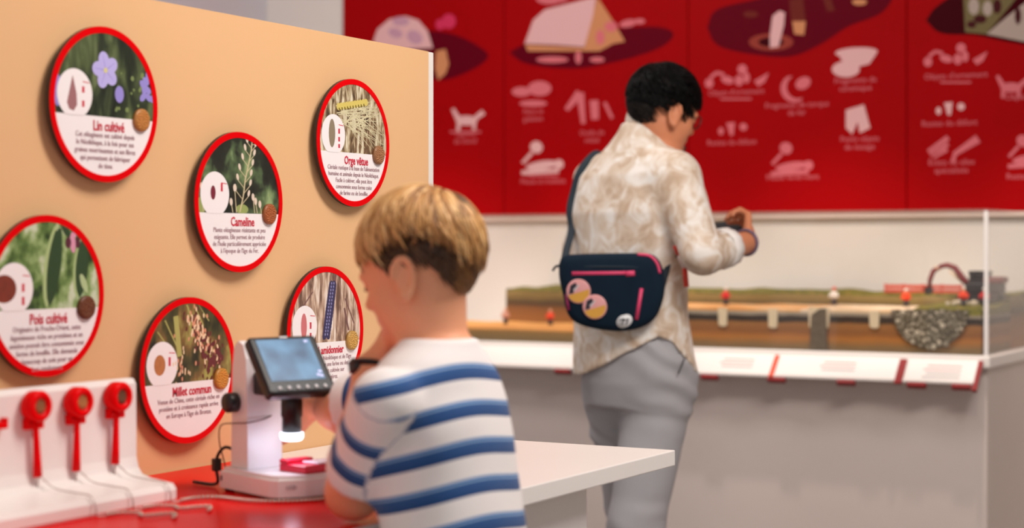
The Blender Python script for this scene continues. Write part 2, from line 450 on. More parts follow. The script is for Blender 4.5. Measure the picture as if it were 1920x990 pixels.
def icon(kind, cx, cy):
    if kind == 'horse': return [E(cx, cy + 4, 20, 9), S(cx - 16, cy, cx - 26, cy - 18, 5, 3), S(cx - 14, cy + 8, cx - 16, cy + 24, 4, 3), S(cx + 14, cy + 6, cx + 14, cy + 22, 4, 3), S(cx + 16, cy, cx + 32, cy - 12, 4, 5)]
    if kind == 'loaf': return [E(cx + 12, cy - 6, 22, 14), E(cx - 22, cy, 18, 9), E(cx, cy + 22, 26, 6)]
    if kind == 'tools': return [S(cx - 40, cy + 6, cx - 14, cy - 26, 4, 8), S(cx - 14, cy - 26, cx - 8, cy + 32, 7, 4), S(cx + 12, cy - 12, cx + 14, cy + 24, 8, 7), S(cx + 32, cy - 8, cx + 46, cy + 22, 3, 3)]
    if kind == 'quern': return [E(cx - 8, cy - 26, 12, 11, .5), E(cx + 2, cy + 8, 30, 8, -.15), E(cx + 34, cy + 6, 9, 9), S(cx - 34, cy + 4, cx - 16, cy - 16, 3, 3), S(cx - 36, cy + 22, cx + 34, cy + 18, 4, 4)]
    if kind == 'jewels': return [E(cx - 48, cy + 8, 8, 9), S(cx - 46, cy - 2, cx - 34, cy - 12, 3, 3), S(cx - 34, cy - 12, cx - 20, cy - 8, 3, 3), E(cx - 14, cy + 2, 12, 7, .3), E(cx + 8, cy + 3, 8, 10), E(cx + 14, cy - 18, 9, 9), E(cx + 22, cy - 2, 6, 10), P((cx + 36, cy + 4), (cx + 64, cy - 12), (cx + 56, cy + 6), (cx + 44, cy + 14))]
    if kind == 'crescent':
        out = [wl(cx - 2 + 26 * math.cos(t), cy + 26 * math.sin(t)) for t in np.linspace(.35 * PI, 1.35 * PI, 14)]
        inn = [wl(cx + 4 + 21 * math.cos(t), cy - 3 + 22 * math.sin(t)) for t in np.linspace(1.35 * PI, .35 * PI, 14)]
        return [out + inn, E(cx + 14, cy - 10, 15, 11, -.5)]
    if kind == 'bowl': return [E(cx + 2, cy - 18, 40, 9, -.05), P((cx - 32, cy - 14), (cx + 40, cy - 16), (cx + 26, cy + 4), (cx - 6, cy + 12), (cx - 24, cy)), E(cx - 18, cy + 14, 26, 15)]
    if kind == 'beads': return [E(cx - 16, cy + 6, 5, 7), S(cx + 2, cy - 10, cx + 4, cy + 14, 8, 3), E(cx + 26, cy - 2, 7, 7)]
    if kind == 'comb': return [P((cx - 20, cy - 20), (cx + 14, cy - 30), (cx + 26, cy + 14), (cx + 6, cy + 24), (cx + 2, cy + 2), (cx - 8, cy + 26), (cx - 20, cy + 14))]
    if kind == 'blades': return [S(cx - 44, cy + 6, cx - 6, cy - 20, 3, 5), S(cx - 40, cy + 12, cx - 6, cy - 8, 3, 4), S(cx - 34, cy + 18, cx - 8, cy + 2, 2, 4), S(cx + 4, cy + 12, cx + 50, cy - 18, 4, 8), S(cx + 2, cy + 26, cx + 8, cy + 8, 4, 3)]
ICONS = [('horse', 875, 222), ('loaf', 1000, 172), ('tools', 1102, 200), ('quern', 1014, 302), ('jewels', 1378, 148), ('crescent', 1492, 166),
         ('bowl', 1604, 116), ('beads', 1368, 240), ('quern', 1482, 304), ('comb', 1606, 226), ('jewels', 1788, 108), ('horse', 1896, 160), ('beads', 1776, 202), ('blades', 1784, 278), ('quern', 1926, 290)]
for i, (k, x, y) in enumerate(ICONS): flat('printed_find', icon(k, x, y), .001, pk if i % 3 else pw, mur)
CAPS = [("Figurine\nde cheval", 873, 258), ("Pains et\ngalettes", 1000, 216), ("Outils de\nmétal", 1110, 256), ("Meule et molette", 1018, 340), ("Objets d'ornement", 1380, 173), ("Fragments de torque\nde fer", 1494, 204),
        ("Fragments de\ncéramique", 1604, 158), ("Restes du défunt", 1372, 267), ("Meule va-et-vient", 1486, 332), ("Petits objets\nde tissage", 1612, 268), ("Objets d'ornement", 1792, 142), ("Objets", 1906, 182),
        ("Restes du défunt", 1780, 231), ("Éclats de silex\nspécialisés", 1784, 312), ("Restes", 1908, 331)]
for s, x, y in CAPS:
    u, v = wl(x, y); text('caption', s, .030, pk, mur, (u, v, .0012))
for (x, y) in [(1380, 184), (1792, 153), (873, 246), (1018, 328)]:
    flat('printed_line', [P((x - 30, y), (x + 30, y), (x + 28, y + 3), (x - 28, y + 3))], .001, pk, mur)

# ------------------------------------------------------------------ glazed display case on the grey plinth
YF = 5.535; XR = -1.372; ZP = .91; XLc = -4.3
box_c = empty('display_plinth', (0, 0, 0))
tag(box_c, 'long grey plinth with white ledge carrying the glass case along the back wall', 'plinth')
box('cabinet_body', (XLc, YF + .03, 0), (XR - .012, YW - .02, ZP - .04), cabm, box_c, .006)
box('ledge', (XLc, YF - .004, ZP - .04), (XR + .004, YW - .02, ZP), white, box_c, .006)
def railp(x, t, off): # along the sloped label rail: x, distance down the slope, height above it
    return Vector((x, YF - .014 - t * .70 - off * .71, ZP - .012 - t * .714 + off * .70))
def slab(name, x0, x1, t0, t1, o0, o1, m, parent, skew=0.0):
    vs = [railp(x + (skew if t == t1 else 0), t, o) for x in (x0, x1) for t in (t0, t1) for o in (o0, o1)]
    return mesh_obj(name, vs, [(0, 1, 3, 2), (4, 6, 7, 5), (0, 4, 5, 1), (2, 3, 7, 6), (0, 2, 6, 4), (1, 5, 7, 3)], m, parent)
rail = empty('label_rail', (0, 0, 0)); tag(rail, 'sloped white label rail with red dividers under the glass case', 'label rail')
xe = on_y(1842, 690, YF)[0]
dkred = mat('bracket_dark_red', srgb(140, 8, 16), .45); orred = mat('divider_orange', srgb(232, 72, 30), .45)
slab('rail_board', XLc, xe, 0, .10, -.006, 0, white, rail)
cuts = [(1295, 1458), (1470, 1693), (1711, 1838)]
slab('label_card', XLc + .05, on_y(1290, 690, YF)[0], .012, .095, .0, .003, lam, rail)
for a, b in cuts: slab('label_card', on_y(a, 690, YF)[0], on_y(b, 690, YF)[0], .012, .097, .0, .003, lam, rail)
slab('divider', on_y(1462, 690, YF)[0] - .006, on_y(1462, 690, YF)[0] + .008, .01, .103, -.002, .006, orred, rail)
slab('divider', on_y(1700, 690, YF)[0] - .014, on_y(1700, 690, YF)[0] + .01, .01, .112, -.002, .006, dkred, rail)
slab('divider', xe - .008, xe + .006, .004, .125, -.012, .001, dkred, rail)
for x in (1060, 1195, 1335, 1460, 1590, 1722, 1806):
    u = on_y(x, 718, YF - .06)[0]; slab('bracket', u - .03, u + .03, .097, .112, -.02, -.002, dkred, rail)
faint = mat('ink_faint_red', srgb(222, 170, 166), .6); fgrey = mat('ink_soft_grey', srgb(178, 170, 170), .6)
for x, n in ((1392, 3), (1580, 3), (1775, 4)):
    u = on_y(x, 700, YF)[0]
    for j in range(n): slab('print_line', u - .05 - .01 * (j % 2), u + .06, .03 + .016 * j, .036 + .016 * j, .003, .0034, faint if j < 2 else fgrey, rail)

case = empty('glass_case', (0, 0, 0)); tag(case, 'clear glass case over the miniature excavation model', 'display case')
GT = 1.372
box('front_pane', (XLc, YF + .01, ZP + .0005), (XR - .008, YF + .016, GT), glass, case)
box('side_pane', (XR - .014, YF + .018, ZP + .0005), (XR - .008, YW - .03, GT), glass, case)
box('top_pane', (XLc, YF + .01, GT + .0005), (XR - .008, YW - .03, GT + .0065), glass, case)
box('corner_strip', (XR - .016, YF + .004, ZP + .0005), (XR - .003, YF + .0095, GT), gedge, case)

# excavation model inside
ya, yb = YF + .03, YW - .05
S1, S2 = .905, 1.10
soil = ramp_mat('soil_layers', [(0, srgb(112, 92, 66)), (.12, srgb(124, 96, 60)), (.3, srgb(170, 108, 46)), (.45, srgb(134, 84, 42)), (.66, srgb(146, 98, 52)), (.72, srgb(46, 36, 28)), (.84, srgb(58, 44, 32)), (.88, srgb(150, 138, 122)), (1, srgb(176, 160, 140))], 9, 6, .9, (1, 1, 3), axis=(2, .91, 1.045, .12), bump=.4)
soil2 = ramp_mat('soil_bank', [(0, srgb(150, 96, 44)), (.4, srgb(126, 82, 42)), (.55, srgb(70, 54, 36)), (.8, srgb(128, 108, 62)), (1, srgb(150, 130, 90))], 12, 6, .9, (1, 1, 2), axis=(2, .96, 1.1, .15), bump=.4)
sand = ramp_mat('sand_floor', [(.3, srgb(206, 140, 74)), (.55, srgb(222, 168, 106)), (.75, srgb(232, 206, 170))], 7, 6, .9, bump=.3)
sandp = ramp_mat('chalk_floor', [(.3, srgb(214, 178, 132)), (.6, srgb(236, 216, 188))], 9, 6, .9, bump=.3)
grassm = ramp_mat('model_grass', [(.3, srgb(82, 84, 30)), (.55, srgb(122, 116, 44)), (.75, srgb(146, 122, 62))], 40, 6, .95, bump=.8)
model = empty('excavation_model', (0, 0, 0)); tag(model, 'miniature layered soil model of an excavation trench inside the glass case', 'model')
def terrain(name, x0, x1, y0, y1, z0, zf, zb, m, parent, amp=.006, nx=60, ny=14):
    """block with an uneven top"""
    vs, fs = [], []
    for i in range(nx + 1):
        for j in range(ny + 1):
            x = x0 + (x1 - x0) * i / nx; y = y0 + (y1 - y0) * j / ny
            z = zf + (zb - zf) * j / ny + amp * mnoise.noise(Vector((x * 9, y * 9, 3)))
            vs.append((x, y, z))
    n = len(vs)
    for v in list(vs): vs.append((v[0], v[1], z0))
    g = lambda i, j: i * (ny + 1) + j
    for i in range(nx):
        for j in range(ny): fs.append((g(i, j), g(i + 1, j), g(i + 1, j + 1), g(i, j + 1)))
        fs.append((g(i, 0), g(i, 0) + n, g(i + 1, 0) + n, g(i + 1, 0))); fs.append((g(i, ny), g(i + 1, ny), g(i + 1, ny) + n, g(i, ny) + n))
    for j in range(ny):
        fs.append((g(0, j), g(0, j + 1), g(0, j + 1) + n, g(0, j) + n)); fs.append((g(nx, j), g(nx, j) + n, g(nx, j + 1) + n, g(nx, j + 1)))
    fs.append((n, n + ny, n + ny + nx * (ny + 1), n + nx * (ny + 1)))
    return mesh_obj(name, vs, fs, m, parent, False)
xm = on_y(1180, 600, ya)[0]; xg = on_y(1712, 600, ya)[0]; xw = on_y(1500, 600, ya)[0]; xend = XR - .03
terrain('soil_block', xm, xend, ya, 5.95, ZP + .001, 1.040, 1.040, soil, model, .003)
terrain('sand_surface', xm, xw, ya - .001, 5.95, 1.0385, 1.046, 1.05, sand, model, .004)
terrain('chalk_surface', xw + .002, xg, ya - .001, 5.95, 1.0385, 1.047, 1.052, sandp, model, .004, 30)
terrain('grass_mound', xg + .002, xend, ya - .001, 5.95, 1.036, 1.058, 1.07, grassm, model, .012, 40)
terrain('soil_bank', on_y(950, 600, 5.96)[0], xend, 5.955, yb, ZP + .001, 1.085, 1.092, soil2, model, .004)
terrain('grass_bank', on_y(950, 600, 5.96)[0], xend, 5.957, yb, 1.086, 1.092, 1.10, grassm, model, .012, 80)
terrain('lower_terrace', XLc + .06, xm - .004, ya, 5.95, ZP + .001, .955, .965, ramp_mat('terrace_soil', [(0, srgb(110, 92, 62)), (.5, srgb(132, 104, 62)), (.78, srgb(150, 112, 64)), (.9, srgb(212, 148, 78)), (1, srgb(226, 166, 94))], 8, 5, .9, axis=(2, .91, .96, .2), bump=.3), model, .004)
chalk = mat('chalk_fill', srgb(214, 196, 164), .9, var=.15, scale=60, bump=.3)
for px, hh in ((1356, .055), (1450, .057), (1640, .05)):
    u = on_y(px, 590, ya)[0]
    prism('posthole_fill', [(u - .017, 1.047), (u + .017, 1.047), (u + .015, 1.043 - hh), (u + .006, 1.039 - hh), (u - .008, 1.040 - hh), (u - .015, 1.045 - hh)], -.0, .006, chalk, model, M=Matrix(((1, 0, 0, 0), (0, 0, 1, ya - .006), (0, 1, 0, 0), (0, 0, 0, 1))))
u = on_y(1536, 610, ya)[0]
prism('pit_lining', [(u - .036, 1.056), (u + .038, 1.054), (u + .034, .99), (u + .028, .985), (u - .028, .985), (u - .034, .99)], 0, .005, chalk, model, M=Matrix(((1, 0, 0, 0), (0, 0, 1, ya - .005), (0, 1, 0, 0), (0, 0, 0, 1))))
prism('pit_fill', [(u - .024, 1.030), (u + .004, 1.05), (u + .026, 1.052), (u + .030, .914), (u - .030, .914)], 0, .006, mat('pit_dark', srgb(98, 84, 66), .95, var=.3, scale=70, bump=.6), model, M=Matrix(((1, 0, 0, 0), (0, 0, 1, ya - .011), (0, 1, 0, 0), (0, 0, 0, 1))))
# stone filled pit: half round of cobbles in the cut face
c0 = on_y(1744, 566, ya)
a0 = abs(on_y(1816, 566, ya)[0] - c0[0]); b0 = .125
pts = [(c0[0] + a0 * math.cos(t), 1.052 + b0 * math.sin(t)) for t in np.linspace(PI, 2 * PI, 20)]
prism('pit_matrix', pts, 0, .008, mat('pit_grey', srgb(92, 82, 64), .95, var=.3, scale=60, bump=.6), model, M=Matrix(((1, 0, 0, 0), (0, 0, 1, ya - .009), (0, 1, 0, 0), (0, 0, 0, 1))))
stm = [mat('cobble_' + n, srgb(*c), .9, var=.2, scale=90) for n, c in (('pale', (190, 178, 158)), ('grey', (140, 130, 112)), ('dark', (106, 96, 80)))]
stone_me = []
for k in range(3):
    bm = bmesh.new(); bmesh.ops.create_icosphere(bm, subdivisions=1, radius=1)
    for v in bm.verts: v.co *= 1 + .22 * (rnd.random() - .5); v.co.y *= .6
    me = bpy.data.meshes.new('stone'); bm.to_mesh(me); bm.free(); me.materials.append(stm[k]); stone_me.append(me)
put = []
tries = 0
while len(put) < 95 and tries < 6000:
    tries += 1
    t = rnd.uniform(PI, 2 * PI); rr = math.sqrt(rnd.random())
    x, z, r = c0[0] + a0 * .97 * rr * math.cos(t), 1.05 + b0 * .96 * rr * math.sin(t), rnd.uniform(.0065, .0125)
    if all((x - q[0]) ** 2 + (z - q[1]) ** 2 > (.78 * (r + q[2])) ** 2 for q in put):
        put.append((x, z, r)); o = bpy.data.objects.new('stone', stone_me[rnd.choice((0, 1, 1, 2))]); COL.objects.link(o); o.parent = model
        o.location = (x, ya - .008, z); o.scale = (r, r, r * rnd.uniform(.7, 1.1)); o.rotation_euler = (0, rnd.uniform(0, 6), 0)
# pebbles lying near the digger
for k in range(16):
    x = on_y(rnd.uniform(1780, 1846), 560, 5.72)[0]; o = bpy.data.objects.new('stone', stone_me[0]); COL.objects.link(o); o.parent = model
    r = rnd.uniform(.008, .014); o.location = (x, rnd.uniform(5.68, 5.78), 1.066 + r * .4); o.scale = (r, r, r * .8)

# miniature excavator
exm = mat('digger_red', srgb(112, 34, 38), .5); exd = mat('digger_dark', srgb(46, 40, 40), .5); exw = mat('digger_cream', srgb(206, 180, 150), .5)
def ex(px, py, y=5.87): u, v = on_y(px, py, y); return Vector((u, y, v))
dig = empty('toy_excavator', ex(1820, 548)); dig.location.z = 1.0
tag(dig, 'miniature dark red excavator with raised arm on the model grass', 'excavator')
def loc(o): o.location = -Vector(dig.location); return o
zg = 1.075
for y in (5.83, 5.93):
    loc(prism('track', [(x, z) for x, z in [ (ex(1800, 0)[0], zg + .012), (ex(1806, 0)[0], zg), (ex(1868, 0)[0], zg), (ex(1876, 0)[0], zg + .012), (ex(1868, 0)[0], zg + .026), (ex(1806, 0)[0], zg + .026)]], y - .015, y + .015, exd, dig, M=Matrix(((1, 0, 0, 0), (0, 0, 1, 0), (0, 1, 0, 0), (0, 0, 0, 1)))))
loc(box('chassis', (ex(1812, 0)[0], 5.85, zg + .024), (ex(1880, 0)[0], 5.92, zg + .062), exd, dig, .006))
loc(box('counterweight', (ex(1846, 0)[0], 5.845, zg + .06), (ex(1884, 0)[0], 5.925, zg + .082), exm, dig, .006))
xa, xb = ex(1822, 0)[0], ex(1850, 0)[0]; zc, zd = zg + .06, ex(0, 500)[2]
bm = bmesh.new()
for x in (xa, xb):
    for y in (5.855, 5.915): add_box(bm, (x - .004, y - .004, zc), (x + .004, y + .004, zd))
add_box(bm, (xa - .006, 5.85, zd - .002), (xb + .006, 5.92, zd + .008)); add_box(bm, (xa, 5.855, zc), (xb, 5.915, zc + .03))
loc(bm_obj('cab_frame', bm, exd, dig))
loc(box('cab_glass', (xa + .004, 5.86, zc + .03), (xb - .004, 5.91, zd - .003), mat('cab_pane', srgb(120, 100, 98), .15), dig))
loc(tube('boom', [ex(1822, 540), ex(1805, 522), ex(1790, 502), ex(1776, 497), ex(1762, 500)], [.012, .012, .011, .010, .008], exm, dig, 6))
loc(tube('dipper_arm', [ex(1768, 498), ex(1750, 508), ex(1744, 524), ex(1742, 540)], [.008, .009, .008, .006], exm, dig, 6))
loc(tube('hydraulic_ram', [ex(1806, 530), ex(1780, 508)], .004, exw, dig, 6))
loc(box('arm_joint', ex(1757, 503) - Vector((.008, .006, .008)), ex(1757, 503) + Vector((.012, .006, .008)), exw, dig, .003))
bk = ex(1742, 545)
loc(prism('bucket', [(bk.x - .014, bk.z + .012), (bk.x + .008, bk.z + .014), (bk.x + .012, bk.z - .004), (bk.x, bk.z - .014), (bk.x - .012, bk.z - .01)], 5.855, 5.885, exd, dig, M=Matrix(((1, 0, 0, 0), (0, 0, 1, 0), (0, 1, 0, 0), (0, 0, 0, 1)))))
# low red barrier
bar = empty('model_barrier', (0, 0, 0)); tag(bar, 'low red mesh barrier standing behind the toy excavator arm', 'barrier')
b0x, b1x = on_y(1660, 540, 6.0)[0], on_y(1802, 540, 6.0)[0]
barm = mat('barrier_red', srgb(196, 84, 66), .6)
for k in range(5): x = b0x + (b1x - b0x) * k / 4; box('post', (x - .003, 5.997, 1.088), (x + .003, 6.003, 1.128), barm, bar)
for z in (1.096, 1.112): box('rail', (b0x, 5.995, z), (b1x, 6.005, z + .013), barm, bar)
# figurines
fo = mat('vest_orange', srgb(232, 70, 34), .6); fr_ = mat('vest_red', srgb(206, 40, 38), .6); fdk = mat('figure_trousers', srgb(60, 54, 62), .7); fsk = mat('figure_skin', srgb(214, 160, 130), .6); fwh = mat('helmet_white', srgb(232, 226, 220), .5)
def figure(px, y, zg, vest, label, hel=None):
    u = on_y(px, 540, y)[0]; r = empty('miniature_figure', (u, y, zg)); tag(r, label, 'figurine', 'workers on the excavation model')
    for s in (-1, 1): lathe('leg', [(.004, 0), (.0045, .012), (.005, .024)], fdk, r, 8, Matrix.Translation((s * .005, 0, 0)))
    lathe('torso', [(.009, .022), (.011, .032), (.012, .042), (.006, .048)], vest, r, 10)
    lathe('head', [(.002, .046), (.006, .05), (.0065, .055), (.003, .06)], fsk, r, 10)
    for s in (-1, 1): tube('arm', [(s * .011, 0, .043), (s * .015, -.004, .032), (s * .013, -.008, .026)], .003, vest, r, 6)
    if hel: lathe('helmet', [(.0075, .056), (.007, .06), (.003, .0635)], hel, r, 10)
figure(1361, 5.78, 1.05, fr_, 'tiny red vested worker figure standing just right of the tall man', fwh)
figure(1564, 5.86, 1.054, fwh, 'tiny pale figure bending in the middle of the model trench', fo)
figure(1699, 5.86, 1.052, fo, 'tiny orange vested figure in front of the red barrier', fwh)
figure(1807, 5.70, 1.062, fo, 'tiny orange vested figure crouching by the excavator cab')
figure(1846, 5.70, 1.062, fr_, 'tiny red vested figure beside the glass corner', fwh)
figure(1032, 5.80, .962, fo, 'tiny orange vested figure on the low terrace behind the bag')
figure(948, 5.80, .962, mat('vest_rose', srgb(206, 150, 132), .6), 'tiny pale pink figure at the low end of the model beside the bank')

# ------------------------------------------------------------------ beige display panel
YE = on_x(815, 300, XP)[0]
pan = empty('room_divider', (XP, YE, 0)); tag(pan, 'tall beige display panel with white edge behind the red table', 'display panel')
def lp(o): o.location = -Vector((XP, YE, 0)); return o
lp(box('panel_core', (XP - .05, .4, .0), (XP - .0025, YE, 1.664), white, pan, .002))
lp(box('beige_sheet', (XP - .0022, .4, .0), (XP, YE - .024, 1.664), beige, pan))

# ------------------------------------------------------------------ table
XT = -1.316; YT = 2.967
tab = empty('activity_table', (-1.6, 2.0, 0)); tag(tab, 'white laminate activity table with a red left half along the beige panel', 'table')
def lt(o): o.location = -Vector((-1.6, 2.0, 0)); return o
yr = on_x(512, 850, XP)[0]
lt(box('table_top', (XP + .002, .4, ZT - .03), (XT, YT, ZT - .0006), lam, tab, .002))
lt(prism('red_surface', [(XP + .004, .405), (XT - .004, .405), (XT - .004, 2.02), (XP + .004, yr)], ZT - .0005, ZT, redt, tab))
lt(box('front_support', (-1.385, .9, 0), (-1.36, 2.69, ZT - .031), lam, tab, .002))
lt(box('end_support', (XP + .1, 2.664, 0), (-1.386, 2.69, ZT - .031), lam, tab, .002))
lt(box('end_support', (XP + .1, .9, 0), (-1.386, .925, ZT - .031), lam, tab, .002))

# ------------------------------------------------------------------ round plant signs
R0 = .1235
inkr = mat('ink_title_red', srgb(206, 30, 62), .5); inkg = mat('ink_text', srgb(180, 148, 156), .5)
edge = mat('disc_edge_dark', srgb(44, 32, 28), .5); rim = mat('disc_rim_red', srgb(222, 2, 10), .4, spec=.06)
paper = mat('print_white', srgb(244, 238, 240), .4)
CHORD = -.16
PHOTO = {}
def circ_top(n=40, r=.915):
    a0 = math.asin(CHORD / r); return [(r * R0 * math.cos(t), r * R0 * math.sin(t)) for t in np.linspace(a0, PI - a0, n)]
def circ_bot(n=40, r=.915):
    a0 = math.asin(CHORD / r); return [(r * R0 * math.cos(t), r * R0 * math.sin(t)) for t in np.linspace(PI - a0, 2 * PI + a0, n)]
def inside(u, v, m=.0): return u * u + v * v < (.9 - m) ** 2 and v > CHORD + m
def clip(pts):  # keep print inside the round photograph
    out = []
    for x, y in pts:
        u, v = x, max(y, CHORD)
        l = math.hypot(u, v)
        if l > .91: u, v = u / l * .91, v / l * .91
        out.append((u * R0, v * R0))
    return out
def ink(name, col): return MATS.get(name) or mat(name, srgb(*col), .45)
def disc(px, py, title, lines, label, bg, shapes, seed, seedcol, dashes, capcol, tsize=.0225, tx=.06):
    y, z = on_x(px, py, XP + .018)
    M = Matrix(((0, 0, 1, XP + .002), (1, 0, 0, y), (0, 1, 0, z), (0, 0, 0, 1)))
    r = empty('round_sign', M=M); tag(r, label, 'sign', 'round plant signs on the beige panel')
    lathe('spacer', [(.045, -.0018), (.045, .008)], edge, r, 24, smooth=False)
    lathe('board', [(R0 * .985, .0085), (R0, .0095), (R0, .0165)], edge, r, 64, smooth=False)
    bm = bmesh.new(); n = 72
    ro = [[bm.verts.new((rr * math.cos(2 * PI * i / n), rr * math.sin(2 * PI * i / n), zz)) for i in range(n)] for rr, zz in ((R0, .0166), (R0, .0176), (R0 * .915, .0176), (R0 * .915, .0166))]
    for q in range(4):
        for i in range(n): bm.faces.new((ro[q][i], ro[q][(i + 1) % n], ro[(q + 1) % 4][(i + 1) % n], ro[(q + 1) % 4][i]))
    bm_obj('rim', bm, rim, r)
    flat('photo_print', [circ_top()], .0168, bg, r)
    flat('text_field', [circ_bot()], .0168, paper, r)
    zz = .0170
    for nm, m, polys in shapes:
        flat('printed_' + nm, [clip(p) for p in polys], zz, m, r); zz += .00008
    flat('seed_bubble', [[(u * R0, max(v, CHORD - .01) * R0) for u, v in ell(-.56, .1, .315, .315, 0, 32)]], zz, paper, r)
    flat('seed_picture', [[(u * R0, v * R0) for u, v in seed]], zz + .0001, seedcol, r)
    flat('scale_mark', [[(u * R0, v * R0) for u, v in stroke(-.41, a, -.41, b, .022)] for a, b in dashes] + [[(u * R0, v * R0) for u, v in stroke(-.42, .26, -.30, .25, .006)]], zz + .0001, inkr, r)
    text('title', title, tsize, inkr, r, (tx * R0, -.285 * R0, zz + .0001), bold=.0004, sx=.78)
    for k, s in enumerate(lines):
        text('paragraph_line', s, .0118, inkg, r, (0, (-.40 - .098 * k) * R0, zz + .0001), sx=.86)
    # capsule with real seeds, stuck on the sign
    cM = Matrix.Translation((.66 * R0, -.16 * R0, .0168))
    cp = lathe('seed_capsule', [(.0185, 0), (.0185, .005), (.0165, .0065)], capcol[0], r, 28, cM)
    bm = bmesh.new(); rg = random.Random(px)
    for k in range(46):
        t = k * 2.39996; q = .0158 * math.sqrt((k + .5) / 46)
        m4 = cM @ Matrix.Translation((q * math.cos(t), q * math.sin(t), .0062)) @ Matrix.Rotation(rg.uniform(0, 6), 4, 'Z') @ Matrix.Diagonal((1.25, .85, .75, 1))
        bmesh.ops.create_icosphere(bm, subdivisions=1, radius=.0022 * rg.uniform(.8, 1.15), matrix=m4)
    s_ = bm_obj('seeds', bm, capcol[1], cp, True); s_['kind'] = 'stuff'
    return r

def cap(name, c, v=.25):
    return (mat('capsule_' + name, srgb(*[int(x * .85) for x in c]), .4), mat('seeds_' + name, srgb(*c), .5, var=v, scale=260))
lav = ink('ink_lavender', (186, 178, 236)); lavd = ink('ink_lavender_dark', (150, 140, 214))
bgL = ramp_mat('photo_flax', [(.36, srgb(20, 28, 20)), (.48, srgb(44, 56, 36)), (.58, srgb(80, 94, 58)), (.70, srgb(124, 136, 96))], 14, 5, .4, (2.2, .7, 1), distort=.6, rot=.25)
pet = []
for k in range(5):
    a = PI / 2 + .25 + k * 2 * PI / 5; pet.append(ell(.0 + .125 * math.cos(a), .44 + .125 * math.sin(a), .12, .098, a, 18))
rg = random.Random(4)
disc(197, 196, 'Lin cultivé', ["Cet oléagineux est cultivé depuis", "le Néolithique, à la fois pour ses", "graines nourrissantes et ses fibres", "qui permettent de fabriquer", "du tissu."],
     'round sign titled Lin cultivé with a lavender flax flower', bgL,
     [('bokeh', ink('ink_moss', (122, 140, 84)), [ell(rg.uniform(.1, .75), rg.uniform(-.1, .55), rg.uniform(.015, .035)) for _ in range(16)]),
      ('bud', lavd, [ell(.26, .15, .085, .11)] + [ell(.70 + rg.uniform(0, .2), .05 + rg.uniform(0, .42), .045, .07, rg.uniform(0, 3)) for _ in range(9)] + [ell(-.86, .12, .07, .2)]),
      ('flower', lav, pet), ('vein', lavd, [stroke(0, .44, .2 * math.cos(PI / 2 + .25 + k * 2 * PI / 5), .44 + .2 * math.sin(PI / 2 + .25 + k * 2 * PI / 5), .007, .003) for k in range(5)]),
      ('flower_heart', ink('ink_yellow', (214, 206, 140)), [ell(0, .44, .035)])],
     [(-.60, .33), (-.66, .12), (-.70, -.02), (-.66, -.1), (-.58, -.12), (-.52, -.04), (-.53, .1)], ink('ink_flaxseed', (158, 108, 112)), [(.2, .12), (.02, -.06)], cap('flax', (206, 138, 66)))

bgC = ramp_mat('photo_camelina', [(.38, srgb(22, 26, 20)), (.5, srgb(38, 44, 34)), (.6, srgb(86, 108, 72)), (.72, srgb(150, 172, 120))], 16, 3, .4, (1.2, 1, 1))
stem = [(0.0, -.14), (.08, .1), (.12, .32), (.2, .55), (.26, .75), (.28, .88)]
def along(t):
    i = min(int(t * 5), 4); f = t * 5 - i; return stem[i][0] * (1 - f) + stem[i + 1][0] * f, stem[i][1] * (1 - f) + stem[i + 1][1] * f
br = []; bd = []
for k in range(13):
    x, y = along(.08 + .07 * k); s = -1 if k % 2 else 1; l = .17 - .006 * k; br.append(stroke(x, y, x + s * l, y + l * .8, .006)); bd.append(ell(x + s * l, y + l * .85 + .03, .028, .05, -s * .3, 12))
for x, y in ((-.12, .2), (-.2, .0), (.36, .02), (.46, -.02), (.3, .08), (-.85, .2)): bd.append(ell(x, y, .035, .055, .1, 12)); br.append(stroke(x, y, x + .04, -.15, .008))
disc(449, 379, 'Cameline', ["Plante oléagineuse résistante et peu", "exigeante. Elle permet de produire", "de l'huile particulièrement appréciée", "à l'époque de l'âge du Fer."],
     'round sign titled Cameline with a pale budding stem on dark green', bgC,
     [('haze', ink('ink_leaf', (150, 164, 96)), [ell(.05, -.1, .14, .07), ell(-.85, -.06, .1, .12)]), ('stem', ink('ink_straw', (206, 190, 152)), [stroke(*stem[i], *stem[i + 1], .014, .012) for i in range(5)] + br), ('bud', ink('ink_cream', (226, 208, 190)), bd)],
     ell(-.6, .12, .055, .1), ink('ink_darkseed', (122, 34, 54)), [(.26, .14)], cap('camelina', (178, 98, 50)))

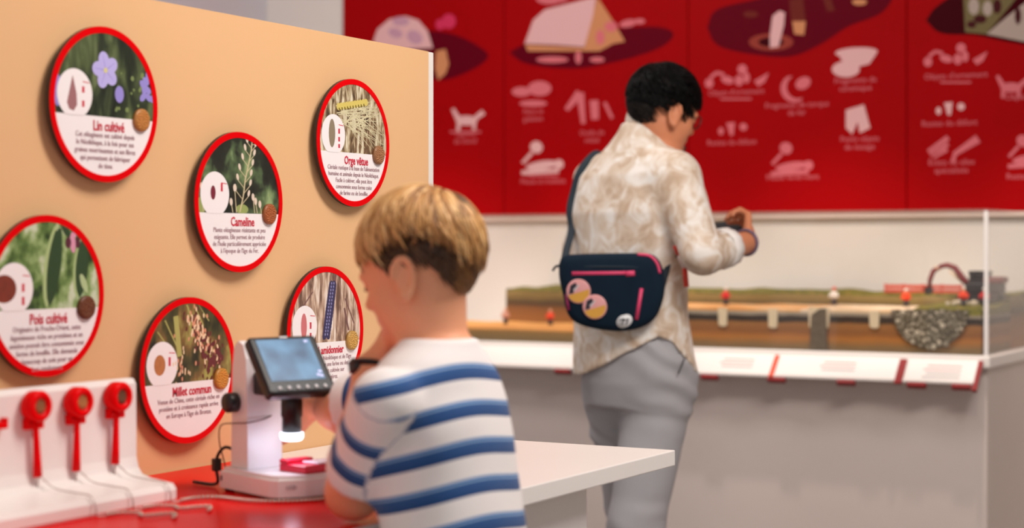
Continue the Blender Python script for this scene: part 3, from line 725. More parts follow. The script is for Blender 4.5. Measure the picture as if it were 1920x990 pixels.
bgO = ramp_mat('photo_barley', [(.34, srgb(70, 54, 40)), (.46, srgb(132, 108, 78)), (.55, srgb(186, 170, 136)), (.66, srgb(226, 218, 194))], 34, 6, .4, (3.2, .9, 1), distort=.4)
aw = [stroke(rg.uniform(-.5, .3), rg.uniform(.2, .6), rg.uniform(.2, .9), rg.uniform(-.1, .7), .008, .003) for _ in range(46)]
disc(663, 268, 'Orge vêtue', ["Céréale rustique à la base de l'alimentation", "humaine et animale depuis le Néolithique.", "Facile à cultiver, elle peut être", "consommée sous forme cuite", "de farine ou de bouillie."],
     'round sign titled Orge vêtue with a yellow barley ear', bgO,
     [('stalk', ink('ink_umber', (112, 82, 58)), [stroke(x, -.15, x + .03, .3 + .1 * math.sin(x * 9), .02, .012) for x in (.05, .16, .3, .38, .5, -.62, -.55)]), ('awn', ink('ink_awn', (216, 208, 170)), aw),
      ('ear', ink('ink_barley', (214, 196, 104)), [ell(-.42 + .075 * k, .54 + .012 * k, .055, .06, .5, 12) for k in range(11)]), ('grain_shadow', ink('ink_barley_dark', (120, 106, 50)), [ell(-.40 + .075 * k, .50 + .012 * k, .018, .03, .4, 10) for k in range(10)])],
     ell(-.6, .12, .085, .22), ink('ink_greyseed', (142, 128, 106)), [(.2, .12), (.07, .0), (-.04, -.1)], cap('barley', (168, 116, 76)))

bgP = ramp_mat('photo_pea', [(.36, srgb(40, 62, 30)), (.46, srgb(92, 122, 62)), (.56, srgb(146, 172, 112)), (.66, srgb(202, 212, 184))], 26, 4, .4, (1.2, .9, 1))
def pod(x0, y0, x1, y1, w): 
    out = []; d = Vector((x1 - x0, y1 - y0)); n = Vector((-d.y, d.x)).normalized()
    for sgn, ts in ((1, np.linspace(0, 1, 10)), (-1, np.linspace(1, 0, 10))):
        for t in ts: q = Vector((x0, y0)) + d * float(t) + n * sgn * w * math.sin(PI * min(1, t * .94 + .06)) ** .6; out.append((q.x, q.y))
    return out
disc(88, 555, 'Pois cultivé', ["Originaire du Proche-Orient, cette", "légumineuse riche en protéines et en", "amidon pouvait être consommée sous", "forme de bouillie. Elle demande", "beaucoup de soin pour un", "bon rendement."],
     'round sign titled Pois cultivé with hanging green pea pods', bgP,
     [('pod_edge', ink('ink_podlight', (170, 192, 132)), [pod(.17, .86, -.02, -.15, .135), pod(.62, .7, .52, -.05, .12)]), ('pod', ink('ink_pod', (44, 70, 40)), [pod(.2, .84, .03, -.14, .115), pod(.64, .7, .56, -.04, .11), pod(.25, .9, .4, .72, .05)]),
      ('flower', ink('ink_rose_light', (216, 150, 176)), [ell(.44, .66, .05, .13, .1), ell(.47, .78, .04, .06)]), ('flower_dark', ink('ink_plum', (88, 34, 52)), [ell(.36, .66, .05, .07), ell(.53, .66, .04, .07)]), ('leaf', ink('ink_pale_green', (176, 196, 146)), [pod(.58, .26, .7, .02, .05), pod(.2, .98, .15, .8, .03)])],
     ell(-.72, .1, .20, .17), mat('ink_peaseed', srgb(122, 50, 34), .45, var=.4, scale=60), [(.16, .06), (-.0, -.1)], cap('pea', (120, 66, 36), .6), tx=.02)

bgM = ramp_mat('photo_millet', [(.36, srgb(34, 32, 22)), (.48, srgb(78, 74, 40)), (.57, srgb(126, 96, 54)), (.68, srgb(168, 164, 88))], 18, 4, .4, (1.6, .8, 1), rot=-.2)
gr1, gr2 = [], []
for k in range(240):
    t = rg.random(); x = .05 + .55 * t + rg.gauss(0, .10); y = .72 - .72 * t + rg.gauss(0, .11)
    (gr1 if rg.random() < .35 + .35 * t else gr2).append(ell(x, y, .018, .034, rg.uniform(-.4, .4), 8))
disc(354, 694, 'Millet commun', ["Venue de Chine, cette céréale riche en", "protéine et à croissance rapide arrive", "en Europe à l'âge du Bronze."],
     'round sign titled Millet commun with a drooping reddish seed head', bgM,
     [('stalk', ink('ink_stalk', (176, 172, 98)), [stroke(-.05, .9, .1, .6, .012), stroke(.1, .92, .3, .6, .012), stroke(.2, .9, .42, .66, .01), stroke(-.5, .7, -.2, .25, .012), stroke(-.65, .55, -.3, .2, .01), stroke(-.28, .75, -.2, .2, .05)]),
      ('grain_dark', ink('ink_garnet', (104, 40, 44)), gr1 + [ell(.5 + rg.gauss(0, .1), .2 + rg.gauss(0, .1), .03, .045) for _ in range(22)]), ('grain', ink('ink_salmon', (222, 150, 118)), gr2[::2] + [ell(-.2 + rg.gauss(0, .1), .05 + rg.gauss(0, .12), .015, .03) for _ in range(16)]), ('grain_light', ink('ink_wheat', (236, 206, 168)), gr2[1::2] + [ell(-.15 + rg.gauss(0, .12), .1 + rg.gauss(0, .12), .014, .03) for _ in range(14)])],
     ell(-.61, .1, .115, .14), mat('ink_milletseed', srgb(184, 116, 66), .45, var=.25, scale=70), [(.2, .08)], cap('millet', (216, 146, 54)), tsize=.0215)

bgA = ramp_mat('photo_emmer', [(.34, srgb(104, 78, 66)), (.46, srgb(164, 132, 114)), (.55, srgb(204, 178, 156)), (.66, srgb(234, 220, 208))], 34, 6, .4, (3.4, .6, 1), distort=.3)
gr = []; gs = []
for k in range(16):
    t = k / 15; x = .17 - .17 * t; y = .72 - .78 * t
    for s in (-1, 1): gr.append(ell(x + s * .055 * (1 - .35 * abs(t - .5)), y, .05, .065, s * .5, 12)); gs.append(ell(x + s * .03, y + .02, .016, .02))
disc(611, 622, 'Blé amidonnier', ["Cette céréale du Néolithique et de l'âge", "du Bronze donne une farine ou des", "bouillies. Elle est cultivée sur", "des terres légères."],
     'round sign with a dark blue emmer ear behind the microscope screen', bgA,
     [('stalk', ink('ink_dusk', (120, 84, 84)), [stroke(.26, .92, .2, .6, .03), stroke(.5, .5, .75, .1, .012), stroke(.48, .35, .6, .0, .02), stroke(-.6, .4, -.35, .62, .012)]), ('ear', ink('ink_indigo', (56, 52, 92)), gr), ('grain_glint', ink('ink_periwinkle', (136, 134, 178)), gs)],
     ell(-.58, .1, .075, .2), ink('ink_pinkseed', (206, 116, 120)), [(.16, .06), (.0, -.1)], cap('emmer', (210, 164, 86)), tsize=.0205)

# ------------------------------------------------------------------ white stand with red seed viewers
XS = -1.77
std = empty('viewer_stand', (XS, 2.0, ZT)); tag(std, 'white curved stand holding red seed viewers on the red table', 'stand')
y1s = on_x(256, 800, XS)[0]
prof = [(-.022, 0), (.076, 0), (.0785, .004), (.0785, .018), (.072, .026), (.030, .031), (.012, .036), (.004, .046), (0, .062), (-.001, .172), (-.006, .180), (-.016, .180), (-.022, .172)]
n0, n1 = 1.35, y1s
vs = []; 
ends = [(n0, 1.0), (n1 - .004, 1.0), (n1, .96)]
bm = bmesh.new()
rings = [[bm.verts.new((x * (1 if k < 1 else 1) - 0, yy - 2.0, z)) for x, z in prof] for yy, k in ends]
for v in rings[2]: v.co.x = v.co.x * .985; v.co.z = v.co.z * .99 + .0008
for a, b in zip(rings, rings[1:]):
    for i in range(len(prof)): bm.faces.new((a[i], a[(i + 1) % len(prof)], b[(i + 1) % len(prof)], b[i]))
bm.faces.new(rings[0]); bm.faces.new(rings[-1][::-1])
so = bm_obj('stand_shell', bm, lam, std, False)
steel = mat('cord_steel', srgb(198, 184, 178), .3, metal=.5)
def cradle(y, z, parent, name='cradle'):
    bm = bmesh.new(); add_box(bm, (0.0005, y - .016, z - .006), (.012, y + .016, z + .004), .002, 2); add_box(bm, (.0005, y - .016, z + .003), (.012, y - .011, z + .009), .001, 1); add_box(bm, (.0005, y + .011, z + .003), (.012, y + .016, z + .009), .001, 1)
    return bm_obj(name, bm, redp, parent)
VIEW = [(72, 762, .055, 'leftmost red seed viewer hanging on the white stand', (150, 106, 66)), (151, 754, -.015, 'middle red seed viewer hanging on the white stand', (176, 126, 74)), (225, 744, -.03, 'red seed viewer nearest the Millet sign on the white stand', (112, 76, 50))]
for vi, (px, py, tilt, lab, sc) in enumerate(VIEW):
    y, z = on_x(px, py, XS + .016)
    cradle(y - 2.0, z - .026 - ZT, std)
    r = empty('seed_viewer', (XS + .0015, y, z)); tag(r, lab, 'seed viewer', 'red seed viewers on the stand')
    MX = Matrix(((0, 0, 1, 0), (1, 0, 0, 0), (0, 1, 0, 0), (0, 0, 0, 1)))
    MT = MX @ Matrix.Rotation(tilt, 4, 'Z')
    lathe('viewer_head', [(.0195, 0), (.0220, .003), (.0220, .018), (.0195, .0215), (.0125, .0215), (.0112, .017)], redp, r, 32, MX, cap=True)
    lathe('lens', [(.0110, .0172), (.0110, .0178)], mat('seed_window', srgb(*sc), .25, var=.5, scale=300), r, 24, MX)
    bm = bmesh.new()
    for k in range(20):
        t = k * 2.4; q = .0092 * math.sqrt((k + .5) / 20); bmesh.ops.create_icosphere(bm, subdivisions=1, radius=.0021, matrix=MX @ Matrix.Translation((q * math.cos(t), q * math.sin(t), .0178)))
    s_ = bm_obj('seeds', bm, mat('viewer_seed', srgb(*[min(255, int(c * 1.1)) for c in sc]), .4, var=.4, scale=300), r, True); s_['kind'] = 'stuff'
    hp = [(0, -.019), (0, -.05), (0, -.088)]
    bm = bmesh.new(); add_tube(bm, [MT @ Vector((x, yy, .008)) for x, yy in ((0, -.017), (0, -.04), (0, -.075), (0, -.099))], [.0048, .0050, .0062, .0072], 12, .75); bm_obj('handle', bm, redp, r, True)
    e = MT @ Vector((0, -.099, .008))
    q = []
    fz = ZT - z
    q = [e, e + Vector((-.002, .001, -.016)), Vector((.008, e.y + .004, fz + .056)), Vector((.022, e.y + .018, fz + .039)), Vector((.05, e.y + .03, fz + .033)), Vector((.074, e.y + .034, fz + .0295)), Vector((.084, e.y + .034, fz + .014)), Vector((.0835, e.y + .036, fz + .003)), Vector((.092, e.y + .05, fz + .002))]
    tube('cord', spline(q, 5), .0011, steel, r, 6)
    bm = bmesh.new(); p0 = q[-1]
    path = spline([p0, p0 + Vector((.006, .02, 0)), p0 + Vector((.030, .030, 0)), p0 + Vector((.050, .016, 0)), p0 + Vector((.075, .05, 0)), p0 + Vector((.10, .02, 0))] if vi < 2 else [p0, p0 + Vector((.004, .03, 0)), p0 + Vector((.03, .05, 0)), p0 + Vector((.10, .045, 0)), p0 + Vector((.155, .08, 0)), p0 + Vector((.185, .14, 0)), p0 + Vector((.20, .19, 0))], 16)
    acc = 0
    for a, b in zip(path, path[1:]):
        l = (b - a).length; 
        while acc < l: bmesh.ops.create_icosphere(bm, subdivisions=1, radius=.0034, matrix=Matrix.Translation(a.lerp(b, acc / l) + Vector((0, 0, .0018)))); acc += .0066
        acc -= l
    bm_obj('ball_chain', bm, mat('chain_metal', srgb(214, 190, 180), .25, metal=.7), r, True)['kind'] = 'stuff'
y, z = on_x(-6, 797, XS + .006); cradle(y - 2.0, z - ZT, std)

# ------------------------------------------------------------------ digital microscope
mic = empty('digital_microscope', (-1.610, 2.151, ZT), math.radians(-20.9)); tag(mic, 'white digital microscope with tilted black screen on the red table', 'microscope')
wpl = mat('microscope_white', srgb(238, 232, 234), .35); bpl = mat('microscope_black', srgb(22, 20, 22), .4); bgl = mat('screen_bezel', srgb(26, 26, 30), .22)
bp_ = [(-.093, -.052), (-.082, -.064), (.062, -.064), (.078, -.058), (.093, -.02), (.093, .02), (.078, .058), (.062, .064), (-.082, .064), (-.093, .052)]
prism('base', bp_, .005, .036, wpl, mic, .006)
for x, y in ((-.075, -.05), (-.075, .05), (.065, -.05), (.065, .05)): lathe('rubber_foot', [(.007, 0), (.008, .0055)], bpl, mic, 12, Matrix.Translation((x, y, 0)))
# column: side profile (x, z) extruded across
prism('column', [(-.078, .0362), (-.028, .0362), (-.030, .12), (-.034, .205), (-.042, .226), (-.056, .232), (-.068, .224), (-.074, .19)], -.046, .018, wpl, mic, .004, M=Matrix(((1, 0, 0, 0), (0, 0, 1, 0), (0, 1, 0, 0), (0, 0, 0, 1))))
lathe('focus_knob', [(.013, 0), (.0155, .002), (.0155, .016), (.0135, .019)], bpl, mic, 24, Matrix.Translation((-.062, -.0465, .137)) @ Matrix.Rotation(PI / 2, 4, 'X'))
lathe('focus_knob', [(.013, 0), (.0155, .002), (.0155, .016), (.0135, .019)], bpl, mic, 24, Matrix.Translation((-.062, .0185, .137)) @ Matrix.Rotation(-PI / 2, 4, 'X'))
box('holder_arm', (-.033, -.035, .15), (.014, .006, .185), bpl, mic, .004)
lathe('lens_tube', [(.0150, .0952), (.0150, .118), (.0165, .12), (.0165, .172)], bpl, mic, 28, Matrix.Translation((.030, -.004, 0)))
led = mat('led_ring', (1, 1, 1), .4, emit=(.80, .86, 1.0), estr=3)
lathe('light_ring', [(.0135, .083), (.0165, .085), (.0178, .0885), (.0178, .0948)], led, mic, 28, Matrix.Translation((.030, -.004, 0)))
ld = bpy.data.lights.new('led_light', 'POINT'); ld.energy = .07; ld.color = (.72, .80, 1); ld.shadow_soft_size = .012
lo_ = bpy.data.objects.new('led_light', ld); COL.objects.link(lo_); lo_.parent = mic; lo_.location = (.030, -.004, .074)
# monitor, local frame: x across (towards +y), y up the screen, z out of the screen
tl = math.radians(38)
nv = Vector((math.cos(tl), 0, math.sin(tl))); uv = Vector((-math.sin(tl), 0, math.cos(tl))); xv = Vector((0, 1, 0))
mc = Vector((.050, -.014, .201))
MM = Matrix(((xv.x, uv.x, nv.x, mc.x), (xv.y, uv.y, nv.y, mc.y), (xv.z, uv.z, nv.z, mc.z), (0, 0, 0, 1)))
mon = box('monitor', (-.060, -.053, -.02), (.060, .053, 0), bgl, mic, .006, 3, MM)
scm = bpy.data.materials.new('screen_picture'); scm.use_nodes = True; nt = scm.node_tree; b = nt.nodes['Principled BSDF']
tc = nt.nodes.new('ShaderNodeTexCoord'); nz = nt.nodes.new('ShaderNodeTexNoise'); nz.inputs['Scale'].default_value = 22; nz.inputs['Detail'].default_value = 1.5
rp = nt.nodes.new('ShaderNodeValToRGB'); e = rp.color_ramp.elements; e[0].position = .32; e[0].color = (*srgb(58, 96, 132), 1); e[1].position = .68; e[1].color = (*srgb(116, 172, 214), 1)
nt.links.new(tc.outputs['Object'], nz.inputs['Vector']); nt.links.new(nz.outputs['Fac'], rp.inputs[0]); nt.links.new(rp.outputs[0], b.inputs['Emission Color']); b.inputs['Emission Strength'].default_value = .8
b.inputs['Base Color'].default_value = (.01, .012, .015, 1); b.inputs['Roughness'].default_value = .25
def quad(name, x0, y0, x1, y1, z, m, parent): return mesh_obj(name, [MM @ Vector(p) for p in ((x0, y0, z), (x1, y0, z), (x1, y1, z), (x0, y1, z))], [(0, 1, 2, 3)], m, parent)
quad('screen', -.0495, -.030, .046, .045, .0004, scm, mon)
ui = mat('screen_icons', (.3, .3, .4), .4, emit=srgb(176, 178, 226), estr=.9)
for x, y in ((.036, -.022), (.041, -.016), (.041, -.024), (.037, .040)): quad('screen_icon', x - .003, y - .002, x + .003, y + .002, .0007, ui, mon)
btn = mat('button_print', srgb(206, 206, 210), .4)
for k in range(6): lathe('button', [(.0032, 0), (.0032, .0009), (.002, .0014)], btn, mon, 12, MM @ Matrix.Translation((-.040 + .016 * k, -.0425, .0002)))
quad('maker_mark', -.006, .0475, .008, .0505, .0004, btn, mon)
text('base_mark', 'LCD', .008, mat('mark_grey', srgb(120, 110, 116), .5), mic, (.0860, -.040, .020), R=(PI / 2, 0, math.radians(69)))
quad_c = mat('port_dark', srgb(60, 50, 56), .5)
box('port', (-.078, -.0648, .016), (-.074, -.0642, .024), quad_c, mic)
# power cable of the microscope
tube('cable', spline([(-.033, .004, .118), (-.0255, -.02, .112), (-.026, -.05, .108), (-.05, -.056, .106), (-.085, -.06, .1), (-.115, -.045, .07), (-.125, -.03, .035), (-.122, -.03, .01), (-.10, -.03, .012), (-.094, -.03, .014)], 6), .0011, mat('cable_brown', srgb(96, 66, 56), .5), mic, 6)
tube('power_lead', spline([(-.0785, -.036, .060), (-.098, -.045, .064), (-.112, -.050, .050), (-.113, -.052, .030), (-.116, -.05, .006), (-.17, -.06, .004)], 6), .0026, bpl, mic, 8)
box('plug', (-.119, -.058, .026), (-.107, -.045, .046), bpl, mic, .002)

# red sample tray lying on the foot of the microscope
tr = empty('sample_tray', mic.matrix_basis @ Vector((.040, .026, .0362)), math.radians(-12)); tag(tr, 'pink red plastic sample tray with clear slide on the microscope foot', 'tray')
pinkp = mat('tray_pink', srgb(226, 26, 66), .3); clr = mat('slide_clear', srgb(236, 220, 232), .15)
box('tray_body', (-.030, -.040, 0), (.030, .040, .0115), pinkp, tr, .002)
box('raised_lip', (-.030, -.040, .0117), (-.012, .014, .018), pinkp, tr, .002)
box('glass_slide', (-.008, -.012, .0117), (.028, .038, .0145), clr, tr, .001)
# ------------------------------------------------------------------ people
def frame3(fw, pitch=0.0, roll=0.0):
    """3x3 with columns right, forward, up"""
    fw = Vector((fw[0], fw[1], 0)).normalized(); rt = Vector((fw.y, -fw.x, 0)); up = Vector((0, 0, 1))
    f2 = fw * math.cos(pitch) - up * math.sin(pitch); u2 = up * math.cos(pitch) + fw * math.sin(pitch)
    r3 = rt * math.cos(roll) + u2 * math.sin(roll); u3 = u2 * math.cos(roll) - rt * math.sin(roll)
    return Matrix((r3, f2, u3)).transposed()

def add_head(fd, c, R, H, neck_to, nr):
    Rn = np.array(R)
    L = lambda x, y, z: Vector(c) + R @ (Vector((x, y, z)) * H)
    e = lambda p, r, k=.02, op='u', RR=None: fd.ell(L(*p), [q * H for q in r], Rn if RR is None else RR, k, op)
    e((0, -.06, .14), (.335, .425, .35))
    e((0, .10, -.10), (.27, .26, .36), .03)
    e((0, .17, -.34), (.18, .17, .15), .03)
    for s in (-1, 1):
        e((s * .17, .04, -.28), (.10, .17, .14), .03)            # jaw corner
        e((s * .15, .22, -.14), (.11, .10, .10), .02)            # cheek
        e((s * .12, .31, .055), (.11, .06, .035), .012)          # brow
    e((0, .33, .05), (.16, .05, .05), .015)
    fd.cone(L(0, .335, .03), L(0, .425, -.125), .035 * H, .047 * H, .008)     # nose
    for s in (-1, 1): e((s * .045, .385, -.145), (.035, .045, .03), .006)
    e((0, .365, -.235), (.085, .03, .022), .006); e((0, .358, -.275), (.075, .035, .026), .006)
    e((0, .345, -.40), (.08, .05, .06), .015)                    # chin
    for s in (-1, 1):
        e((s * .125, .375, -.01), (.06, .05, .032), .01, 'd')    # eye socket
        e((s * .125, .325, -.012), (.055, .05, .045), .004)      # lidded eye
        # ear: bowl, helix, lobe
        ax = Vector((s * .94, -.30, 0)).normalized()
        t = Vector((0, 1, 0)) - ax * ax.y; t.normalize(); ay = ax.cross(t)
        RE = np.array(R @ Matrix((ax, t, ay)).transposed())
        ec = (s * .345, -.045, -.06)
        e(ec, (.028, .085, .14), .008, 'u', RE)
        pts = []
        for a in np.linspace(-.6 * PI, .95 * PI, 12):
            q = Vector(ec) + ax * .030 + t * (-.082 * math.cos(a - .3)) + Vector((0, 0, 1)) * (.135 * math.sin(a - .0))
            pts.append(L(*q))
        fd.chain(pts, [.020 * H] * 12, .004)
        e(tuple(Vector(ec) + ax * .022 + Vector((0, .015, -.125))), (.025, .045, .045), .006, 'u', RE)
    fd.cone(L(0, -.10, -.18), neck_to, nr * 1.02, nr * 1.06, .025)

def add_hand(fd, wrist, fw, pn, size, curl, side, spread=.12, thumb=(.75, .5, .15), wr=.02):
    """fw: direction of the palm, pn: direction the palm faces, side=+1 when the thumb lies on fw x pn"""
    fw = Vector(fw).normalized(); pn = Vector(pn); pn = (pn - fw * pn.dot(fw)).normalized(); la = fw.cross(pn) * side
    w = Vector(wrist); S_ = size                                  # hand length
    r = .048 * S_
    kn = []
    for i, (o, l) in enumerate(((.17, .47), (.06, .50), (-.055, .48), (-.155, .44))):
        k = w + fw * (l * S_) + la * (o * S_); kn.append(k)
        fd.cone(w + la * (o * .55 * S_) + fw * .06 * S_, k, .070 * S_, .056 * S_, .02 * S_ * 2)
    fd.cone(w - fw * .02 * S_, w + fw * .2 * S_, wr, .10 * S_, .012)
    for i, (ln, c) in enumerate(zip((.40, .45, .42, .33), curl)):
        p = kn[i]; d = (fw + la * spread * (1.5 - i) * .6).normalized(); ax = d.cross(pn).normalized(); ang = 0
        for j, (q, ra, rb) in enumerate(((.46, 1.05, .95), (.30, .95, .88), (.24, .88, .74))):
            ang += c * (.8, 1.0, .7)[j]
            dd = (Matrix.Rotation(ang, 3, ax) @ d)
            n = p + dd * (q * ln * S_); fd.cone(p, n, r * ra, r * rb, .003); p = n
    # thumb leaves the side of the palm near its base
    p = w + fw * .12 * S_ + la * .12 * S_; d = (fw * thumb[1] + la * thumb[0] + pn * thumb[2]).normalized()
    for q, ra, rb, b in ((.22, 1.5, 1.15, 0), (.17, 1.1, 1.0, .25), (.14, 1.0, .8, .3)):
        d = (d + fw * b * .8 + pn * b * .3).normalized(); n = p + d * q * S_; fd.cone(p, n, r * ra, r * rb, .005); p = n
    return w + fw * .45 * S_

HLX = [0, .6, 1.0, 1.3, 1.57, 1.85, 2.25, 2.7, PI]
def hair_mesh(name, c, R, H, m, parent, hl, cap_off, strands, seed, cc=(0, -.07, .10), rad=(.352, .437, .405), whorl=(0, -.45, .9)):
    """cap following the hairline plus tapered locks combed away from the whorl"""
    rg = random.Random(seed); cc = Vector(cc); rad = Vector(rad)
    def hz(psi): return float(np.interp(abs(psi), HLX, hl))
    def pt(d, off): q = Vector((d.x * rad.x, d.y * rad.y, d.z * rad.z)); return Vector(c) + R @ ((cc + q + d * off) * H)
    vs, fs, tint = [], [], []
    NA, NB = 72, 34
    for i in range(NA):
        psi = -PI + 2 * PI * i / NA; zl = hz(psi)
        for j in range(NB + 1):
            z = math.cos(math.acos(max(-1, min(1, zl))) * j / NB); s = math.sqrt(max(0, 1 - z * z)); d = Vector((s * math.sin(psi), s * math.cos(psi), z))
            f = j / NB
            o = cap_off(d, psi) * (1 - f ** 6) - .012 * f ** 6
            vs.append(pt(d, o + .006 * mnoise.noise(d * 7))); tint.append(strands['cap_tint'](d, psi))
    for i in range(NA):
        for j in range(NB):
            a, b = i * (NB + 1) + j, ((i + 1) % NA) * (NB + 1) + j
            fs.append((a, b, b + 1, a + 1))
    w = Vector(whorl).normalized()
    e1 = w.orthogonal().normalized(); e2 = w.cross(e1)
    for k in range(strands['n']):
        while True:
            d0 = Vector((rg.gauss(0, 1), rg.gauss(0, 1), rg.gauss(0, 1))).normalized()
            psi = math.atan2(d0.x, d0.y)
            if d0.z > hz(psi) + .02: break
        spec = strands['fn'](d0, psi, rg)
        if spec is None: continue
        L, lift0, lift1, wid, tn = spec
        th = math.acos(max(-1, min(1, d0.dot(w)))); az = math.atan2(d0.dot(e2), d0.dot(e1)); tw = rg.gauss(0, .10)
        pts = []; n = 6
        for i in range(n + 1):
            t = i / n; a = th + L * t; z_ = az + tw * t + strands.get('swirl', 0) * t
            d = w * math.cos(a) + (e1 * math.cos(z_) + e2 * math.sin(z_)) * math.sin(a)
            pts.append(pt(d, lift0 + (lift1 - lift0) * t ** 1.4 + .010 * math.sin(PI * t)))
        b0 = len(vs)
        for i, (p, s, u, tt) in enumerate(frames(pts)):
            t = i / n; ww = wid * H * (1 - t ** 2.2 * .88) * (.6 + .4 * min(1, t * 5))
            for q in range(4): a = PI / 2 * q; vs.append(p + s * math.cos(a) * ww + u * math.sin(a) * ww * .8); tint.append(tn + .12 * (t - .3))
        for i in range(n):
            for q in range(4): fs.append((b0 + i * 4 + q, b0 + i * 4 + (q + 1) % 4, b0 + i * 4 + 4 + (q + 1) % 4, b0 + i * 4 + 4 + q))
        fs.append(tuple(b0 + n * 4 + q for q in range(4)))
    o = mesh_obj(name, vs, fs, m, parent, True)
    at = o.data.attributes.new('tint', 'FLOAT', 'POINT'); at.data.foreach_set('value', np.array(tint, np.float32))
    return o

def hair_mat(name, stops, spec=.4):
    m = bpy.data.materials.new(name); m.use_nodes = True; nt = m.node_tree; b = nt.nodes['Principled BSDF']; b.inputs['Roughness'].default_value = .42; b.inputs['Specular IOR Level'].default_value = spec
    a = nt.nodes.new('ShaderNodeAttribute'); a.attribute_name = 'tint'; r = nt.nodes.new('ShaderNodeValToRGB'); els = r.color_ramp.elements
    while len(els) < len(stops): els.new(.5)
    for e, (p, c) in zip(els, stops): e.position = p; e.color = (*c, 1)
    nt.links.new(a.outputs['Fac'], r.inputs[0]); nt.links.new(r.outputs[0], b.inputs['Base Color']); return m

skin_b = mat('skin_boy', srgb(238, 166, 128), .5, var=.06, scale=14, sss=.15, spec=.35)
skin_m = mat('skin_man', srgb(214, 138, 100), .5, var=.07, scale=14, sss=.12, spec=.35)

# ---------------- boy
BF = Vector((-1, 0, 0)); BR = Vector((0, 1, 0))
bH = .195; bc = W(784, 508, 2.385); RB = frame3((-.994, -.10), math.radians(17), math.radians(0))
bneck = W(824, 655, 2.365)
bls = Vector((-1.236, 1.867, 1.054)); ble = W(662, 922, 2.372); blw = W(694, 694, 2.435)
brs = Vector((-1.262, 2.112, 1.066)); bre = W(652, 772, 2.62); brw = W(600, 758, 2.715)
fd = Field((-1.72, 1.80, 0.0), (-1.05, 2.36, 1.36), .0042)
add_head(fd, bc, RB, bH, bneck, .0375)
fd.loft([(.64, -1.204, 2.01, .09, .07), (.80, -1.21, 2.008, .09, .068), (1.0, -1.236, 2.004, .095, .068), (1.06, -1.244, 2.0, .09, .06), (1.10, -1.245, 2.0, .06, .045), (1.125, -1.244, 2.003, .045, .045)], BR, BF, .02)
fd.chain([bls, ble], [.038, .034], .015); fd.cone(ble, ble.lerp(blw, .45), .035, .032, .02); fd.cone(ble.lerp(blw, .45), blw, .032, .023, .015)
fd.chain([brs, bre], [.038, .033], .015); fd.cone(bre, bre.lerp(brw, .4), .033, .031, .02); fd.cone(bre.lerp(brw, .4), brw, .031, .022, .015)
add_hand(fd, blw, cdir(.42, -.05, .78), cdir(.75, .25, -.25), .135, (1.1, 1.2, 1.2, 1.2), 1, thumb=(.3, .8, .35), wr=.022)
add_hand(fd, brw, cdir(-.80, .42, -.04), cdir(-.35, -.75, -.25), .14, (.35, .4, .45, .5), -1, thumb=(.6, .7, .2), wr=.021)
for s in (-1, 1):
    hp = Vector((-1.195, 2.0 + s * .068, .66)); kn = Vector((-1.19, 2.0 + s * .08, .37)); an = Vector((-1.17, 2.0 + s * .085, .075))
    fd.chain([hp, kn, an], [.07, .045, .032], .02); fd.cone(an + Vector((.02, 0, -.035)), an + Vector((-.11, 0, -.05)), .03, .022, .02)
boy = field_obj('person', fd, skin_b)
tag(boy, 'child with short blond hair and striped T-shirt leaning on the table at the microscope', 'person')

shirt_m = bpy.data.materials.new('striped_cotton'); shirt_m.use_nodes = True
nt = shirt_m.node_tree; b = nt.nodes['Principled BSDF']; b.inputs['Roughness'].default_value = .85; b.inputs['Specular IOR Level'].default_value = .2; b.inputs['Sheen Weight'].default_value = .15
a = nt.nodes.new('ShaderNodeAttribute'); a.attribute_name = 'stripe'; fr = nt.nodes.new('ShaderNodeMath'); fr.operation = 'FRACT'
rp = nt.nodes.new('ShaderNodeValToRGB'); rp.color_ramp.interpolation = 'LINEAR'; els = rp.color_ramp.elements
WHT, NAV, LBL = srgb(242, 236, 236), srgb(32, 68, 122), srgb(150, 184, 224)
st = [(0, WHT), (.012, NAV), (.34, srgb(52, 92, 150)), (.345, LBL), (.375, LBL), (.385, srgb(60, 100, 158)), (.43, srgb(70, 110, 168)), (.44, LBL), (.475, WHT), (1, WHT)]
while len(els) < len(st): els.new(.5)
for e, (p, c) in zip(els, st): e.position = p; e.color = (*c, 1)
nz = nt.nodes.new('ShaderNodeTexNoise'); nz.inputs['Scale'].default_value = 420; bp = nt.nodes.new('ShaderNodeBump'); bp.inputs['Strength'].default_value = .15; bp.inputs['Distance'].default_value = .004
nt.links.new(nz.outputs['Fac'], bp.inputs['Height']); nt.links.new(bp.outputs[0], b.inputs['Normal'])
nt.links.new(a.outputs['Fac'], fr.inputs[0]); nt.links.new(fr.outputs[0], rp.inputs[0]); nt.links.new(rp.outputs[0], b.inputs['Base Color'])
PER = .0515
SK = [(.64, -1.204, 2.01, .118, .090), (.76, -1.206, 2.008, .114, .087), (.88, -1.217, 2.006, .112, .086), (1.0, -1.236, 2.004, .116, .087), (1.045, -1.241, 2.0, .119, .083), (1.075, -1.244, 2.0, .110, .076), (1.10, -1.242, 2.001, .086, .064), (1.118, -1.239, 2.003, .062, .052), (1.128, -1.238, 2.004, .052, .048)]
lo_b, hi_b = (-1.60, 1.80, .62), (-1.06, 2.26, 1.18)
fd = Field(lo_b, hi_b, .0042)
fd.loft(SK, BR, BF, .02)
SLV = []
for sh, el, t1, r0, r1 in ((bls, ble, .74, .043, .054), (brs, bre, .92, .043, .058)):
    ax = (el - sh).normalized(); L = (el - sh).length; f2 = Field(lo_b, hi_b, .0042)
    f2.cone(sh, sh + ax * L * 1.05, r0, r1, 0)
    c = np.array(sh + ax * L * t1); A = np.array(ax); f2.cut(lambda P: (P - c) @ A)
    fd.put((slice(None),) * 3, f2.v, .022); SLV.append((np.array(sh), A, L, t1, r0, r1))
